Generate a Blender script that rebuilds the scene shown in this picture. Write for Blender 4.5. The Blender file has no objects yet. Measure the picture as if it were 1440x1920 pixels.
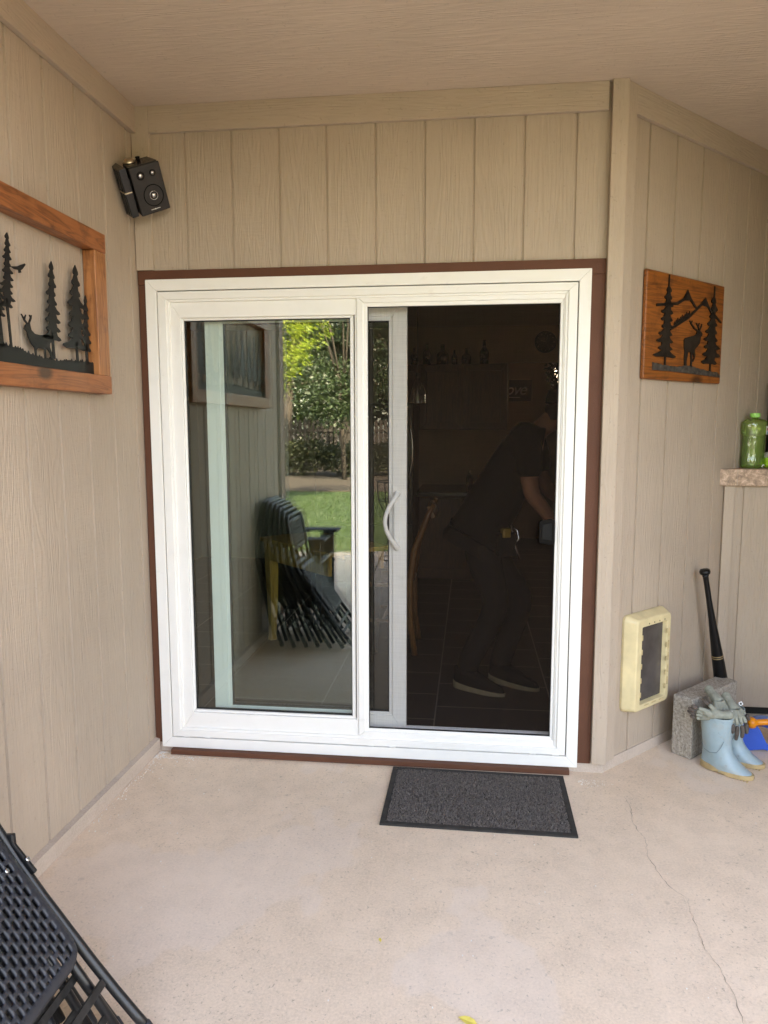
import bpy, bmesh, math, random
import numpy as np
from mathutils import Vector, Matrix
R = math.radians
random.seed(7); rng = np.random.default_rng(7)
scene = bpy.context.scene
COL = scene.collection

# ------------------------------------------------------------------ camera, sky, sun, exposure
cam_data = bpy.data.cameras.new("camera")
cam_data.sensor_fit = 'HORIZONTAL'; cam_data.sensor_width = 36.0
cam_data.lens = 1365.6 / 1440 * 36.0
cam_data.clip_start = 0.02; cam_data.clip_end = 400
cam = bpy.data.objects.new("camera", cam_data); COL.objects.link(cam)
yaw, pitch, roll = .1175, -.1165, -.0014
fwd = Vector((-math.sin(yaw)*math.cos(pitch), math.cos(yaw)*math.cos(pitch), math.sin(pitch)))
rgt = Vector((math.cos(yaw), math.sin(yaw), 0)); upv = rgt.cross(fwd)
r2 = rgt*math.cos(roll) + upv*math.sin(roll); u2 = upv*math.cos(roll) - rgt*math.sin(roll)
m3 = Matrix((r2, u2, -fwd)).transposed()
cam.matrix_world = Matrix.Translation((1.38, -3.1707, 1.5293)) @ m3.to_4x4()
scene.camera = cam

SUN_EL, SUN_AZ = 43.0, 20.0           # azimuth from +Y (behind the house) towards +X
world = bpy.data.worlds.new("World"); scene.world = world; world.use_nodes = True
wn = world.node_tree.nodes; wl = world.node_tree.links; wn.clear()
sky = wn.new('ShaderNodeTexSky'); sky.sky_type = 'NISHITA'; sky.sun_disc = False
sky.sun_elevation = R(SUN_EL); sky.sun_rotation = R(SUN_AZ)
sky.air_density = 1.0; sky.dust_density = 2.0
bg = wn.new('ShaderNodeBackground'); bg.inputs['Strength'].default_value = 0.15
wo = wn.new('ShaderNodeOutputWorld'); wl.new(sky.outputs[0], bg.inputs[0]); wl.new(bg.outputs[0], wo.inputs[0])
sd = bpy.data.lights.new("sun", 'SUN'); sd.energy = 5.0; sd.angle = R(0.53); sd.color = (1.0, .93, .82)
so = bpy.data.objects.new("sun", sd); COL.objects.link(so)
sdir = Vector((math.sin(R(SUN_AZ))*math.cos(R(SUN_EL)), math.cos(R(SUN_AZ))*math.cos(R(SUN_EL)), math.sin(R(SUN_EL))))
so.rotation_euler = sdir.to_track_quat('Z', 'Y').to_euler()
scene.view_settings.view_transform = 'Standard'; scene.view_settings.look = 'None'
scene.view_settings.exposure = 3.78; scene.view_settings.gamma = 1.0
scene.view_settings.use_white_balance = True; scene.view_settings.white_balance_temperature = 8750; scene.view_settings.white_balance_tint = 20
cy = scene.cycles
cy.use_denoising = True
cy.use_guiding = True; cy.use_surface_guiding = True; cy.use_volume_guiding = False; cy.guiding_training_samples = 128
try: cy.denoiser = 'OPENIMAGEDENOISE'; cy.denoising_input_passes = 'RGB_ALBEDO_NORMAL'
except Exception: pass
cy.max_bounces = 12; cy.diffuse_bounces = 6; cy.glossy_bounces = 6; cy.transmission_bounces = 6; cy.transparent_max_bounces = 24
cy.caustics_reflective = False; cy.caustics_refractive = False; cy.sample_clamp_indirect = 6.0

# ------------------------------------------------------------------ node material helpers
def nmat(name):
    m = bpy.data.materials.new(name); m.use_nodes = True
    nt = m.node_tree
    return m, nt, nt.nodes['Principled BSDF']
def node(nt, typ, **kw):
    n = nt.nodes.new(typ)
    for k, v in kw.items(): setattr(n, k, v)
    return n
def coords(nt, scale=(1,1,1), kind='Object', loc=(0,0,0), rot=(0,0,0)):
    t = node(nt, 'ShaderNodeTexCoord'); mp = node(nt, 'ShaderNodeMapping')
    mp.inputs['Scale'].default_value = scale; mp.inputs['Location'].default_value = loc; mp.inputs['Rotation'].default_value = rot
    nt.links.new(t.outputs[kind], mp.inputs['Vector'])
    return mp.outputs['Vector']
def noise(nt, vec, scale, detail=4, rough=.55, dist=0):
    n = node(nt, 'ShaderNodeTexNoise'); n.inputs['Scale'].default_value = scale
    n.inputs['Detail'].default_value = detail; n.inputs['Roughness'].default_value = rough; n.inputs['Distortion'].default_value = dist
    nt.links.new(vec, n.inputs['Vector']); return n.outputs['Fac']
def ramp(nt, fac, stops):
    r = node(nt, 'ShaderNodeValToRGB'); el = r.color_ramp.elements
    while len(el) < len(stops): el.new(.5)
    for e, (p, c) in zip(el, stops):
        e.position = p; e.color = (c if len(c) == 4 else (*c, 1)) if isinstance(c, tuple) else (c, c, c, 1)
    nt.links.new(fac, r.inputs['Fac']); return r.outputs['Color']
def mix(nt, fac, a, b, typ='MIX'):
    n = node(nt, 'ShaderNodeMix', data_type='RGBA', blend_type=typ)
    for s, v in ((n.inputs[0], fac), (n.inputs[6], a), (n.inputs[7], b)):
        if hasattr(v, 'is_linked'): nt.links.new(v, s)
        elif isinstance(v, tuple): s.default_value = (*v, 1)[:4]
        else: s.default_value = v
    return n.outputs[2]
def mth(nt, op, a, b=0.0):
    n = node(nt, 'ShaderNodeMath', operation=op)
    for s, v in zip(n.inputs, (a, b)):
        if hasattr(v, 'is_linked'): nt.links.new(v, s)
        else: s.default_value = v
    return n.outputs[0]
def bump(nt, bsdf, h, strength=.5, dist=.002, prev=None):
    b = node(nt, 'ShaderNodeBump'); b.inputs['Strength'].default_value = strength; b.inputs['Distance'].default_value = dist
    nt.links.new(h, b.inputs['Height'])
    if prev is not None: nt.links.new(prev, b.inputs['Normal'])
    nt.links.new(b.outputs[0], bsdf.inputs['Normal']); return b.outputs[0]
def setc(nt, bsdf, c):
    if isinstance(c, tuple): bsdf.inputs['Base Color'].default_value = (*c, 1)
    else: nt.links.new(c, bsdf.inputs['Base Color'])

def simple(name, c, rough=.5, var=.12, vscale=12, metal=0.0, bstr=0.0, bscale=200, bdist=.001, spec=.5, coat=0):
    m, nt, b = nmat(name)
    v = coords(nt)
    n = noise(nt, v, vscale, 5)
    d = tuple(x*(1-var) for x in c); l = tuple(min(1, x*(1+var)) for x in c)
    setc(nt, b, ramp(nt, n, [(.3, d), (.7, l)]))
    b.inputs['Roughness'].default_value = rough; b.inputs['Metallic'].default_value = metal
    b.inputs['Specular IOR Level'].default_value = spec; b.inputs['Coat Weight'].default_value = coat
    if bstr: bump(nt, b, noise(nt, v, bscale, 3), bstr, bdist)
    return m

def painted_wood(name, c, axis='z', board=.205, rough=.62, bstr=.6):
    """painted siding with an embossed cedar grain running along one local axis"""
    m, nt, b = nmat(name)
    t = node(nt, 'ShaderNodeTexCoord'); sep = node(nt, 'ShaderNodeSeparateXYZ'); nt.links.new(t.outputs['Object'], sep.inputs[0])
    # every board gets its own slice of the grain
    across = sep.outputs['X'] if axis == 'z' else sep.outputs['Z'] if axis == 'x' else sep.outputs['Y']
    along = sep.outputs['Z'] if axis == 'z' else sep.outputs['X']
    bi = mth(nt, 'FLOOR', mth(nt, 'DIVIDE', across, board))
    off = mth(nt, 'MULTIPLY', bi, 7.31)
    cmb = node(nt, 'ShaderNodeCombineXYZ')
    nt.links.new(mth(nt, 'MULTIPLY', across, 1.0), cmb.inputs[0]); nt.links.new(mth(nt, 'ADD', mth(nt, 'MULTIPLY', along, .09), off), cmb.inputs[1])
    nt.links.new(off, cmb.inputs[2])
    big = noise(nt, cmb.outputs[0], 9, 3, .6, .4)
    rings = mth(nt, 'SINE', mth(nt, 'MULTIPLY', big, 95.0))
    fine = noise(nt, cmb.outputs[0], 150, 3, .65, .1)
    cm2 = node(nt, 'ShaderNodeCombineXYZ')
    nt.links.new(mth(nt, 'MULTIPLY', across, 22.), cm2.inputs[0]); nt.links.new(mth(nt, 'MULTIPLY', along, 90.), cm2.inputs[1]); nt.links.new(off, cm2.inputs[2])
    saw = noise(nt, cm2.outputs[0], 1.0, 2, .5)
    mask = ramp(nt, noise(nt, cmb.outputs[0], 5, 2), [(.42, 0.0), (.62, 1.0)])
    h = mth(nt, 'ADD', mth(nt, 'MULTIPLY', rings, .34), mth(nt, 'ADD', mth(nt, 'MULTIPLY', fine, 1.1), mth(nt, 'MULTIPLY', mth(nt, 'MULTIPLY', saw, mask), .9)))
    wv = coords(nt)
    blot = noise(nt, wv, 2.2, 5)
    speck = ramp(nt, noise(nt, wv, 70, 2), [(.665, 0.0), (.70, 1.0)])
    d = tuple(x*.93 for x in c); l = tuple(min(1, x*1.05) for x in c)
    base = ramp(nt, blot, [(.3, d), (.7, l)])
    wn_ = node(nt, 'ShaderNodeTexWhiteNoise', noise_dimensions='1D'); nt.links.new(bi, wn_.inputs['W'])
    base = mix(nt, mth(nt, 'MULTIPLY', wn_.outputs['Value'], .10), base, tuple(x*.62 for x in c))
    base = mix(nt, mth(nt, 'MULTIPLY', speck, .30), base, tuple(x*.55 for x in c))
    base = mix(nt, mth(nt, 'MULTIPLY', ramp(nt, fine, [(.35, 1.0), (.5, 0.0)]), .09), base, tuple(x*.6 for x in c))
    setc(nt, b, base); b.inputs['Roughness'].default_value = rough; b.inputs['Specular IOR Level'].default_value = .35
    bump(nt, b, h, bstr, .0022)
    return m

def stained_wood(name, dark, light, axis=0, scale=1.0, rough=.45, knots=True):
    m, nt, b = nmat(name)
    sc = [1, 1, 1]; sc[axis] = .07
    v = coords(nt, tuple(sc))
    g = noise(nt, v, 16*scale, 3, .6, 1.2)
    rings = mth(nt, 'ABSOLUTE', mth(nt, 'SINE', mth(nt, 'MULTIPLY', g, 24.0)))
    fine = noise(nt, v, 170*scale, 3, .7)
    f = mth(nt, 'ADD', mth(nt, 'MULTIPLY', rings, .45), mth(nt, 'MULTIPLY', fine, .55))
    base = ramp(nt, f, [(.15, dark), (.5, tuple((a+c)/2 for a, c in zip(dark, light))), (.85, light)])
    big = noise(nt, coords(nt), 5, 2)
    base = mix(nt, mth(nt, 'MULTIPLY', ramp(nt, big, [(.45, 0.0), (.7, 1.0)]), .35), base, tuple(x*1.25 for x in light))
    if knots:
        vo = node(nt, 'ShaderNodeTexVoronoi'); vo.inputs['Scale'].default_value = 6*scale
        sc2 = [1, 1, 1]; sc2[axis] = .6
        nt.links.new(coords(nt, tuple(sc2)), vo.inputs['Vector'])
        k = ramp(nt, vo.outputs['Distance'], [(.10, 1.0), (.20, 0.0)])
        base = mix(nt, mth(nt, 'MULTIPLY', k, .85), base, tuple(x*.22 for x in dark))
    if knots:
        wz = ramp(nt, noise(nt, coords(nt), 11, 5, .7), [(.52, 0.0), (.68, 1.0)])
        base = mix(nt, mth(nt, 'MULTIPLY', wz, .45), base, tuple(x*.45 for x in dark))
    setc(nt, b, base); b.inputs['Roughness'].default_value = rough
    bump(nt, b, f, .35, .001)
    return m

M = {}
WALL = (.445, .353, .274)
M['siding'] = painted_wood('taupe_siding', WALL)
M['trim_z'] = painted_wood('taupe_trim_vertical', (.47, .374, .292), board=5, bstr=.5)
M['trim_x'] = painted_wood('taupe_trim_horizontal', (.47, .374, .292), axis='x', board=5, bstr=.5)
M['ceiling'] = painted_wood('taupe_ceiling', (.59, .478, .385), axis='y', board=.405, bstr=.5)

def vinyl():
    m, nt, b = nmat('white_vinyl')
    v = coords(nt)
    dirt = mth(nt, 'MULTIPLY', ramp(nt, noise(nt, v, 9, 6, .7), [(.52, 0.0), (.78, 1.0)]), .17)
    sm = mth(nt, 'MULTIPLY', ramp(nt, noise(nt, coords(nt, (5, 5, 7)), 2.6, 6, .75), [(.62, 0.0), (.70, 1.0)]), .24)
    base = mix(nt, mth(nt, 'ADD', dirt, sm), (.82, .80, .755), (.60, .57, .52))
    setc(nt, b, base); b.inputs['Roughness'].default_value = .42; b.inputs['Specular IOR Level'].default_value = .4
    return m
M['vinyl'] = vinyl()

def brown_paint():
    m, nt, b = nmat('brown_paint')
    v = coords(nt)
    n = noise(nt, v, 6, 4); f = noise(nt, v, 190, 3, .7)
    base = ramp(nt, n, [(.3, (.105, .040, .022)), (.7, (.125, .048, .027))])
    chips = ramp(nt, noise(nt, coords(nt, (60, 60, 18)), 1.2, 4, .75), [(.70, 0.0), (.76, 1.0)])
    base = mix(nt, mth(nt, 'MULTIPLY', chips, .35), base, (.34, .2, .13))
    setc(nt, b, base); b.inputs['Roughness'].default_value = .6; b.inputs['Specular IOR Level'].default_value = .25
    bump(nt, b, f, .7, .0015)
    return m
M['brown'] = brown_paint()

def concrete(name, a, c, pits=True):
    m, nt, b = nmat(name)
    v = coords(nt)
    big = noise(nt, v, 1.1, 6, .6, .6); mid = noise(nt, v, 9, 5, .65); fine = noise(nt, v, 130, 3, .7)
    base = ramp(nt, big, [(.30, a), (.70, c)])
    base = mix(nt, mth(nt, 'MULTIPLY', ramp(nt, mid, [(.35, 1.0), (.6, 0.0)]), .40), base, tuple(x*.72 for x in a))
    base = mix(nt, mth(nt, 'MULTIPLY', ramp(nt, fine, [(.3, 0.0), (.7, 1.0)]), .6), base, tuple(min(1, x*1.18) for x in c))
    if pits:
        p = mth(nt, 'MULTIPLY', ramp(nt, noise(nt, v, 75, 5, .72, .6), [(.585, 0.0), (.66, 1.0)]), ramp(nt, noise(nt, v, 1.7, 4), [(.38, .2), (.58, 1.0)]))
        base = mix(nt, mth(nt, 'MULTIPLY', p, .62), base, tuple(x*.42 for x in a))
        vo2 = node(nt, 'ShaderNodeTexVoronoi'); vo2.inputs['Scale'].default_value = 11; nt.links.new(v, vo2.inputs['Vector'])
        s2 = mth(nt, 'MULTIPLY', ramp(nt, mth(nt, 'ADD', vo2.outputs['Distance'], mth(nt, 'MULTIPLY', mid, .12)), [(.12, 1.0), (.20, 0.0)]), ramp(nt, noise(nt, v, 4.1, 2), [(.5, 0.0), (.65, 1.0)]))
        base = mix(nt, mth(nt, 'MULTIPLY', s2, .34), base, tuple(x*.5 for x in a))
        # an old water mark with a crisp edge: paler, cooler concrete
        wmark = ramp(nt, noise(nt, coords(nt, (1.1, .8, 1), loc=(3.1, .4, 0)), .9, 5, .55), [(.562, 0.0), (.572, 1.0)])
        base = mix(nt, mth(nt, 'MULTIPLY', wmark, .26), base, (.74, .635, .56))
        brush = noise(nt, coords(nt, (1, .05, 1)), 70, 2)
        base = mix(nt, mth(nt, 'MULTIPLY', ramp(nt, brush, [(.6, 0.0), (.75, 1.0)]), .10), base, tuple(min(1, x*1.3) for x in c))
    setc(nt, b, base); b.inputs['Roughness'].default_value = .8; b.inputs['Specular IOR Level'].default_value = .3
    bump(nt, b, mth(nt, 'ADD', mth(nt, 'MULTIPLY', mid, .6), mth(nt, 'MULTIPLY', fine, .5)), .45, .0025)
    return m
M['concrete'] = concrete('patio_concrete', (.635, .487, .360), (.755, .597, .455))
M['curb'] = concrete('curb_concrete', (.43, .345, .28), (.51, .415, .345), False)
def block_mat():
    m, nt, b = nmat('cinder_block')
    v = coords(nt); f = noise(nt, v, 78, 4, .75); g = noise(nt, v, 150, 2, .8)
    base = ramp(nt, f, [(.30, (.11, .095, .08)), (.44, (.31, .27, .225)), (.58, (.43, .38, .32)), (.72, (.57, .52, .45))])
    base = mix(nt, mth(nt, 'MULTIPLY', ramp(nt, g, [(.60, 0.0), (.7, 1.0)]), .7), base, (.66, .63, .57))
    setc(nt, b, base); b.inputs['Roughness'].default_value = .95
    bump(nt, b, mth(nt, 'ADD', f, mth(nt, 'MULTIPLY', g, .5)), 1.0, .006)
    return m
M['block'] = block_mat()
def tile_stone():
    m, nt, b = nmat('stone_tile')
    v = coords(nt); n = noise(nt, v, 34, 8, .8, .5); f = noise(nt, v, 120, 3, .7)
    base = ramp(nt, n, [(.36, (.13, .08, .055)), (.46, (.30, .19, .125)), (.53, (.46, .30, .21)), (.64, (.72, .54, .41))])
    base = mix(nt, mth(nt, 'MULTIPLY', f, .25), base, (.7, .55, .42))
    setc(nt, b, base); b.inputs['Roughness'].default_value = .55
    bump(nt, b, n, .3, .002)
    return m
M['stone'] = tile_stone()
M['cedar_y'] = stained_wood('cedar_frame_lengthwise', (.12, .033, .010), (.36, .12, .04), 0)
M['cedar_z'] = stained_wood('cedar_frame_upright', (.17, .05, .015), (.44, .175, .062), 2)
M['pine'] = stained_wood('stained_pine_board', (.10, .026, .005), (.33, .098, .018), 0, .8)
M['black_metal'] = simple('black_painted_metal', (.010, .0095, .009), .5, .25, 30, spec=.25)
M['rust_metal'] = simple('dark_burnt_steel', (.035, .026, .02), .45, .45, 25, .6)
M['patina'] = simple('brushed_bare_steel', (.16, .15, .14), .38, .5, 40, .8)
M['speaker'] = simple('black_speaker_plastic', (.007, .006, .0055), .45, .1, 20, spec=.05)
M['speaker_front'] = simple('speaker_front_grille', (.011, .0085, .0075), .55, .15, 30, 0, .4, 900, .0006)
M['speaker_top'] = simple('glossy_black_plastic', (.02, .019, .018), .2, .1, 20)
M['latch_grey'] = simple('dark_grey_plastic', (.016, .0155, .015), .5, .1, 20, spec=.05)
M['chrome'] = simple('silver_cone', (.55, .55, .55), .22, .08, 20, 1.0)
M['gold'] = simple('brass_bracket', (.55, .46, .33), .3, .1, 20, 1.0)
M['white_print'] = simple('white_print', (.7, .7, .7), .5, .02)
M['gasket'] = simple('black_gasket', (.006, .006, .006), .6, .1)
M['resin'] = simple('black_resin_seat', (.023, .024, .029), .5, .18, 14, 0, .12, 500, .0004)
M['chair_tube'] = simple('black_chair_tube', (.008, .008, .0085), .38, .25, 18)
M['worn_bar'] = simple('scuffed_black_bar', (.018, .016, .0145), .5, .6, 60)
M['bolt'] = simple('zinc_bolt', (.6, .6, .6), .25, .05, 20, 1.0)
M['yellow_tag'] = simple('yellow_tape', (.55, .42, .05), .5)
M['mat_rim'] = simple('black_rubber_rim', (.048, .044, .040), .7, .2, 30, 0, .2, 200, .001, spec=.06)
M['mat_pile'] = simple('charcoal_loop_pile', (.145, .123, .108), .95, .5, 160, spec=.05)
M['petframe'] = simple('yellowed_plastic', (.66, .54, .31), .45, .16, 9)
M['petdirt'] = simple('worn_yellowed_plastic', (.50, .38, .20), .6, .35, 40)
M['petflap'] = simple('smoky_vinyl_flap', (.085, .072, .066), .25, .35, 7)
M['bat'] = simple('black_bat_lacquer', (.005, .005, .0055), .34, .2, 12, spec=.3)
M['batring'] = simple('gold_ring_print', (.22, .15, .07), .4)
def boot_mat():
    m, nt, b = nmat('pale_blue_rubber')
    v = coords(nt); n = noise(nt, v, 11, 5, .6, .5); f = noise(nt, v, 60, 3)
    base = ramp(nt, n, [(.3, (.255, .355, .39)), (.62, (.31, .42, .455))])
    base = mix(nt, mth(nt, 'MULTIPLY', ramp(nt, noise(nt, v, 16, 5, .7), [(.50, 0.0), (.72, 1.0)]), .55), base, (.33, .30, .25))
    base = mix(nt, mth(nt, 'MULTIPLY', ramp(nt, f, [(.66, 0.0), (.74, 1.0)]), .35), base, (.12, .12, .12))
    setc(nt, b, base); b.inputs['Roughness'].default_value = .34; b.inputs['Specular IOR Level'].default_value = .5
    return m
M['boot'] = boot_mat()
M['boot_line'] = simple('darker_blue_rubber', (.17, .235, .26), .5)
M['bootsole'] = simple('tan_rubber_sole', (.42, .30, .15), .6, .25, 20)
M['bootin'] = simple('boot_lining', (.05, .045, .04), .9)
M['glove'] = simple('pale_knit_glove', (.255, .262, .215), .9, .22, 40, 0, .5, 600, .001)
M['glovetip'] = simple('brown_rubber_coating', (.085, .066, .055), .75, .3, 50, 0, .4, 300, .001)
M['blue'] = simple('blue_toy_plastic', (.018, .105, .52), .32, .12, 8)
M['bluefade'] = simple('faded_blue_toy_plastic', (.12, .19, .40), .4, .15, 10)
M['orange'] = simple('orange_toy_plastic', (.85, .27, .012), .35, .06, 8)
M['red'] = simple('red_toy_plastic', (.50, .02, .02), .3, .1, 8)
M['lime'] = simple('lime_toy_plastic', (.30, .62, .05), .35)
M['cream'] = simple('cream_ball', (.55, .52, .40), .5)
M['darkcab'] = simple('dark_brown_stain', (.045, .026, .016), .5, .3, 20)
M['leafy'] = simple('yellow_leaf', (.72, .58, .12), .6, .15)
M['debris'] = simple('white_plaster_crumbs', (.75, .72, .67), .8)
M['crack'] = simple('dark_crack_line', (.30, .235, .185), .9)  # darker tone of the crack line itself
M['outlet'] = simple('taupe_cover_plate', (.45, .38, .30), .4)

def glass(name, T=(.90, .955, .935), Rf=.10):
    m = bpy.data.materials.new(name); m.use_nodes = True; nt = m.node_tree; nt.nodes.clear()
    out = node(nt, 'ShaderNodeOutputMaterial'); tr = node(nt, 'ShaderNodeBsdfTransparent'); gl = node(nt, 'ShaderNodeBsdfGlossy')
    tr.inputs['Color'].default_value = (*T, 1); gl.inputs['Roughness'].default_value = 0.0; gl.inputs['Color'].default_value = (.96, 1, .98, 1)
    lw = node(nt, 'ShaderNodeLayerWeight'); lw.inputs['Blend'].default_value = .12
    fac = mth(nt, 'MINIMUM', mth(nt, 'ADD', mth(nt, 'MULTIPLY', lw.outputs['Fresnel'], .9), Rf), .95)
    n = noise(nt, coords(nt), 3.0, 2)
    bp = node(nt, 'ShaderNodeBump'); bp.inputs['Strength'].default_value = .012; bp.inputs['Distance'].default_value = .003
    nt.links.new(n, bp.inputs['Height']); nt.links.new(bp.outputs[0], gl.inputs['Normal'])
    mx = node(nt, 'ShaderNodeMixShader'); nt.links.new(fac, mx.inputs[0]); nt.links.new(tr.outputs[0], mx.inputs[1]); nt.links.new(gl.outputs[0], mx.inputs[2])
    nt.links.new(mx.outputs[0], out.inputs[0]); return m
M['glass'] = glass('window_glass', Rf=.085)
M['clearglass'] = glass('clear_lamp_glass', (.97, .97, .97), .05)
def screen_mat():
    m = bpy.data.materials.new('insect_screen_mesh'); m.use_nodes = True; nt = m.node_tree; nt.nodes.clear()
    out = node(nt, 'ShaderNodeOutputMaterial'); tr = node(nt, 'ShaderNodeBsdfTransparent'); df = node(nt, 'ShaderNodeBsdfDiffuse')
    df.inputs['Color'].default_value = (.034, .024, .018, 1)
    a = noise(nt, coords(nt, (1, 1, .03)), 260, 2); c = noise(nt, coords(nt, (.03, 1, 1)), 260, 2)
    f = mth(nt, 'ADD', .12, mth(nt, 'MULTIPLY', mth(nt, 'ADD', a, c), .18))
    mx = node(nt, 'ShaderNodeMixShader'); nt.links.new(f, mx.inputs[0]); nt.links.new(tr.outputs[0], mx.inputs[1]); nt.links.new(df.outputs[0], mx.inputs[2])
    nt.links.new(mx.outputs[0], out.inputs[0]); return m
M['screen'] = screen_mat()
def bottle_mat(name, c, rough=.05, spec=.12):
    m = bpy.data.materials.new(name); m.use_nodes = True; nt = m.node_tree; nt.nodes.clear()
    out = node(nt, 'ShaderNodeOutputMaterial'); tr = node(nt, 'ShaderNodeBsdfTransparent'); tr.inputs['Color'].default_value = (*c, 1)
    gl = node(nt, 'ShaderNodeBsdfGlossy'); gl.inputs['Roughness'].default_value = rough; df = node(nt, 'ShaderNodeBsdfDiffuse'); df.inputs['Color'].default_value = (c[0]*.5, c[1]*.6, c[2]*.4, 1)
    lw = node(nt, 'ShaderNodeLayerWeight'); lw.inputs['Blend'].default_value = .25
    bp = node(nt, 'ShaderNodeBump'); bp.inputs['Strength'].default_value = .6; bp.inputs['Distance'].default_value = .006
    nt.links.new(noise(nt, coords(nt, (1, 1, .6)), 40, 3), bp.inputs['Height']); nt.links.new(bp.outputs[0], gl.inputs['Normal'])
    m1 = node(nt, 'ShaderNodeMixShader'); m1.inputs[0].default_value = .16; nt.links.new(tr.outputs[0], m1.inputs[1]); nt.links.new(df.outputs[0], m1.inputs[2])
    m2 = node(nt, 'ShaderNodeMixShader'); nt.links.new(mth(nt, 'ADD', mth(nt, 'MULTIPLY', lw.outputs['Fresnel'], .55), spec), m2.inputs[0]); nt.links.new(m1.outputs[0], m2.inputs[1]); nt.links.new(gl.outputs[0], m2.inputs[2])
    nt.links.new(m2.outputs[0], out.inputs[0]); return m
M['greenplastic'] = bottle_mat('clear_green_plastic', (.72, .90, .42))
M['greencap'] = simple('green_cap', (.25, .62, .14), .35)
M['whitelabel'] = simple('white_label', (.75, .75, .75), .4)
M['labelblue'] = simple('blue_label', (.25, .5, .65), .4)

# ------------------------------------------------------------------ mesh helpers
class MB:
    def __init__(s): s.v = []; s.f = []; s.smooth = []
    def add(s, vs, fs, smooth=False):
        o = len(s.v); s.v += [tuple(v) for v in vs]; s.f += [tuple(i+o for i in f) for f in fs]; s.smooth += [smooth]*len(fs); return s
    def box(s, x0, x1, y0, y1, z0, z1):
        vs = [(x0,y0,z0),(x1,y0,z0),(x1,y1,z0),(x0,y1,z0),(x0,y0,z1),(x1,y0,z1),(x1,y1,z1),(x0,y1,z1)]
        return s.add(vs, [(0,3,2,1),(4,5,6,7),(0,1,5,4),(1,2,6,5),(2,3,7,6),(3,0,4,7)])
    def obox(s, c, ax, ay, az, hx, hy, hz):
        c, ax, ay, az = map(Vector, (c, ax, ay, az)); vs = []
        for k in (-1, 1):
            for i, j in ((-1,-1),(1,-1),(1,1),(-1,1)): vs.append(c + ax*hx*i + ay*hy*j + az*hz*k)
        return s.add(vs, [(0,3,2,1),(4,5,6,7),(0,1,5,4),(1,2,6,5),(2,3,7,6),(3,0,4,7)])
    def bar(s, a, b, w, h=None, up=(0,0,1)):
        a, b = Vector(a), Vector(b); d = (b-a); L = d.length; d.normalize()
        u = Vector(up); sd_ = d.cross(u)
        if sd_.length < 1e-4: sd_ = d.cross(Vector((1,0,0)))
        sd_.normalize(); u = sd_.cross(d)
        return s.obox((a+b)/2, d, sd_, u, L/2, w/2, (h or w)/2)
    def tube(s, pts, r, n=8, caps=True):
        pts = [Vector(p) for p in pts]; rs = r if isinstance(r, (list, tuple)) else [r]*len(pts)
        vs = []; prev = None
        for i, p in enumerate(pts):
            t = (pts[min(i+1, len(pts)-1)] - pts[max(i-1, 0)]).normalized()
            if prev is None:
                a = t.cross(Vector((0,0,1)) if abs(t.z) < .9 else Vector((1,0,0))).normalized()
            else:
                a = (prev - t*prev.dot(t)).normalized()
            prev = a; b = t.cross(a)
            for k in range(n):
                q = 2*math.pi*k/n; vs.append(p + (a*math.cos(q) + b*math.sin(q))*rs[i])
        fs = []
        for i in range(len(pts)-1):
            for k in range(n):
                k2 = (k+1) % n; fs.append((i*n+k, i*n+k2, (i+1)*n+k2, (i+1)*n+k))
        if caps: fs += [tuple(range(n-1, -1, -1)), tuple((len(pts)-1)*n+k for k in range(n))]
        return s.add(vs, fs, True)
    def lathe(s, prof, n=24, M4=None, caps=True):
        vs = []
        for (r, z) in prof:
            for k in range(n):
                q = 2*math.pi*k/n; p = Vector((r*math.cos(q), r*math.sin(q), z)); vs.append(M4 @ p if M4 else p)
        fs = []
        for i in range(len(prof)-1):
            for k in range(n):
                k2 = (k+1) % n; fs.append((i*n+k, i*n+k2, (i+1)*n+k2, (i+1)*n+k))
        if caps: fs += [tuple(range(n-1, -1, -1)), tuple((len(prof)-1)*n+k for k in range(n))]
        return s.add(vs, fs, True)
    def prism(s, poly, M4, d):
        """2-D outline (a,b) extruded by d along the third axis of M4"""
        n = len(poly)
        from mathutils.geometry import tessellate_polygon
        tri = tessellate_polygon([[Vector((a, b, 0)) for a, b in poly]])
        vs = [M4 @ Vector((a, b, 0)) for a, b in poly] + [M4 @ Vector((a, b, d)) for a, b in poly]
        fs = [tuple(t) for t in tri] + [tuple(i+n for i in reversed(t)) for t in tri]
        fs += [(i, (i+1) % n, (i+1) % n + n, i+n) for i in range(n)]
        return s.add(vs, fs)
    def build(s, name, mat, parent=None, bevel=0, seg=2, fixn=True):
        me = bpy.data.meshes.new(name); me.from_pydata(s.v, [], s.f)
        me.polygons.foreach_set('use_smooth', s.smooth); me.update()
        if fixn:
            bm = bmesh.new(); bm.from_mesh(me); bmesh.ops.recalc_face_normals(bm, faces=bm.faces); bm.to_mesh(me); bm.free()
        me.materials.append(mat)
        o = bpy.data.objects.new(name, me); COL.objects.link(o)
        if parent: o.parent = parent
        if bevel:
            b = o.modifiers.new('bevel', 'BEVEL'); b.width = bevel; b.segments = seg; b.limit_method = 'ANGLE'; b.angle_limit = R(40)
        return o
def tag(o, label=None, cat=None, group=None, kind=None):
    if label: o['label'] = label
    if cat: o['category'] = cat
    if group: o['group'] = group
    if kind: o['kind'] = kind
    return o
def empty(name, loc=(0,0,0), rz=0, label=None, cat=None, group=None, kind=None):
    o = bpy.data.objects.new(name, None); COL.objects.link(o); o.location = loc; o.rotation_euler = (0, 0, rz)
    o.empty_display_size = .1
    return tag(o, label, cat, group, kind)
def copy_tree(o, parent=None):
    kids = list(o.children); c = o.copy(); COL.objects.link(c); c.parent = parent
    for k in kids: copy_tree(k, c)
    return c
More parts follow.
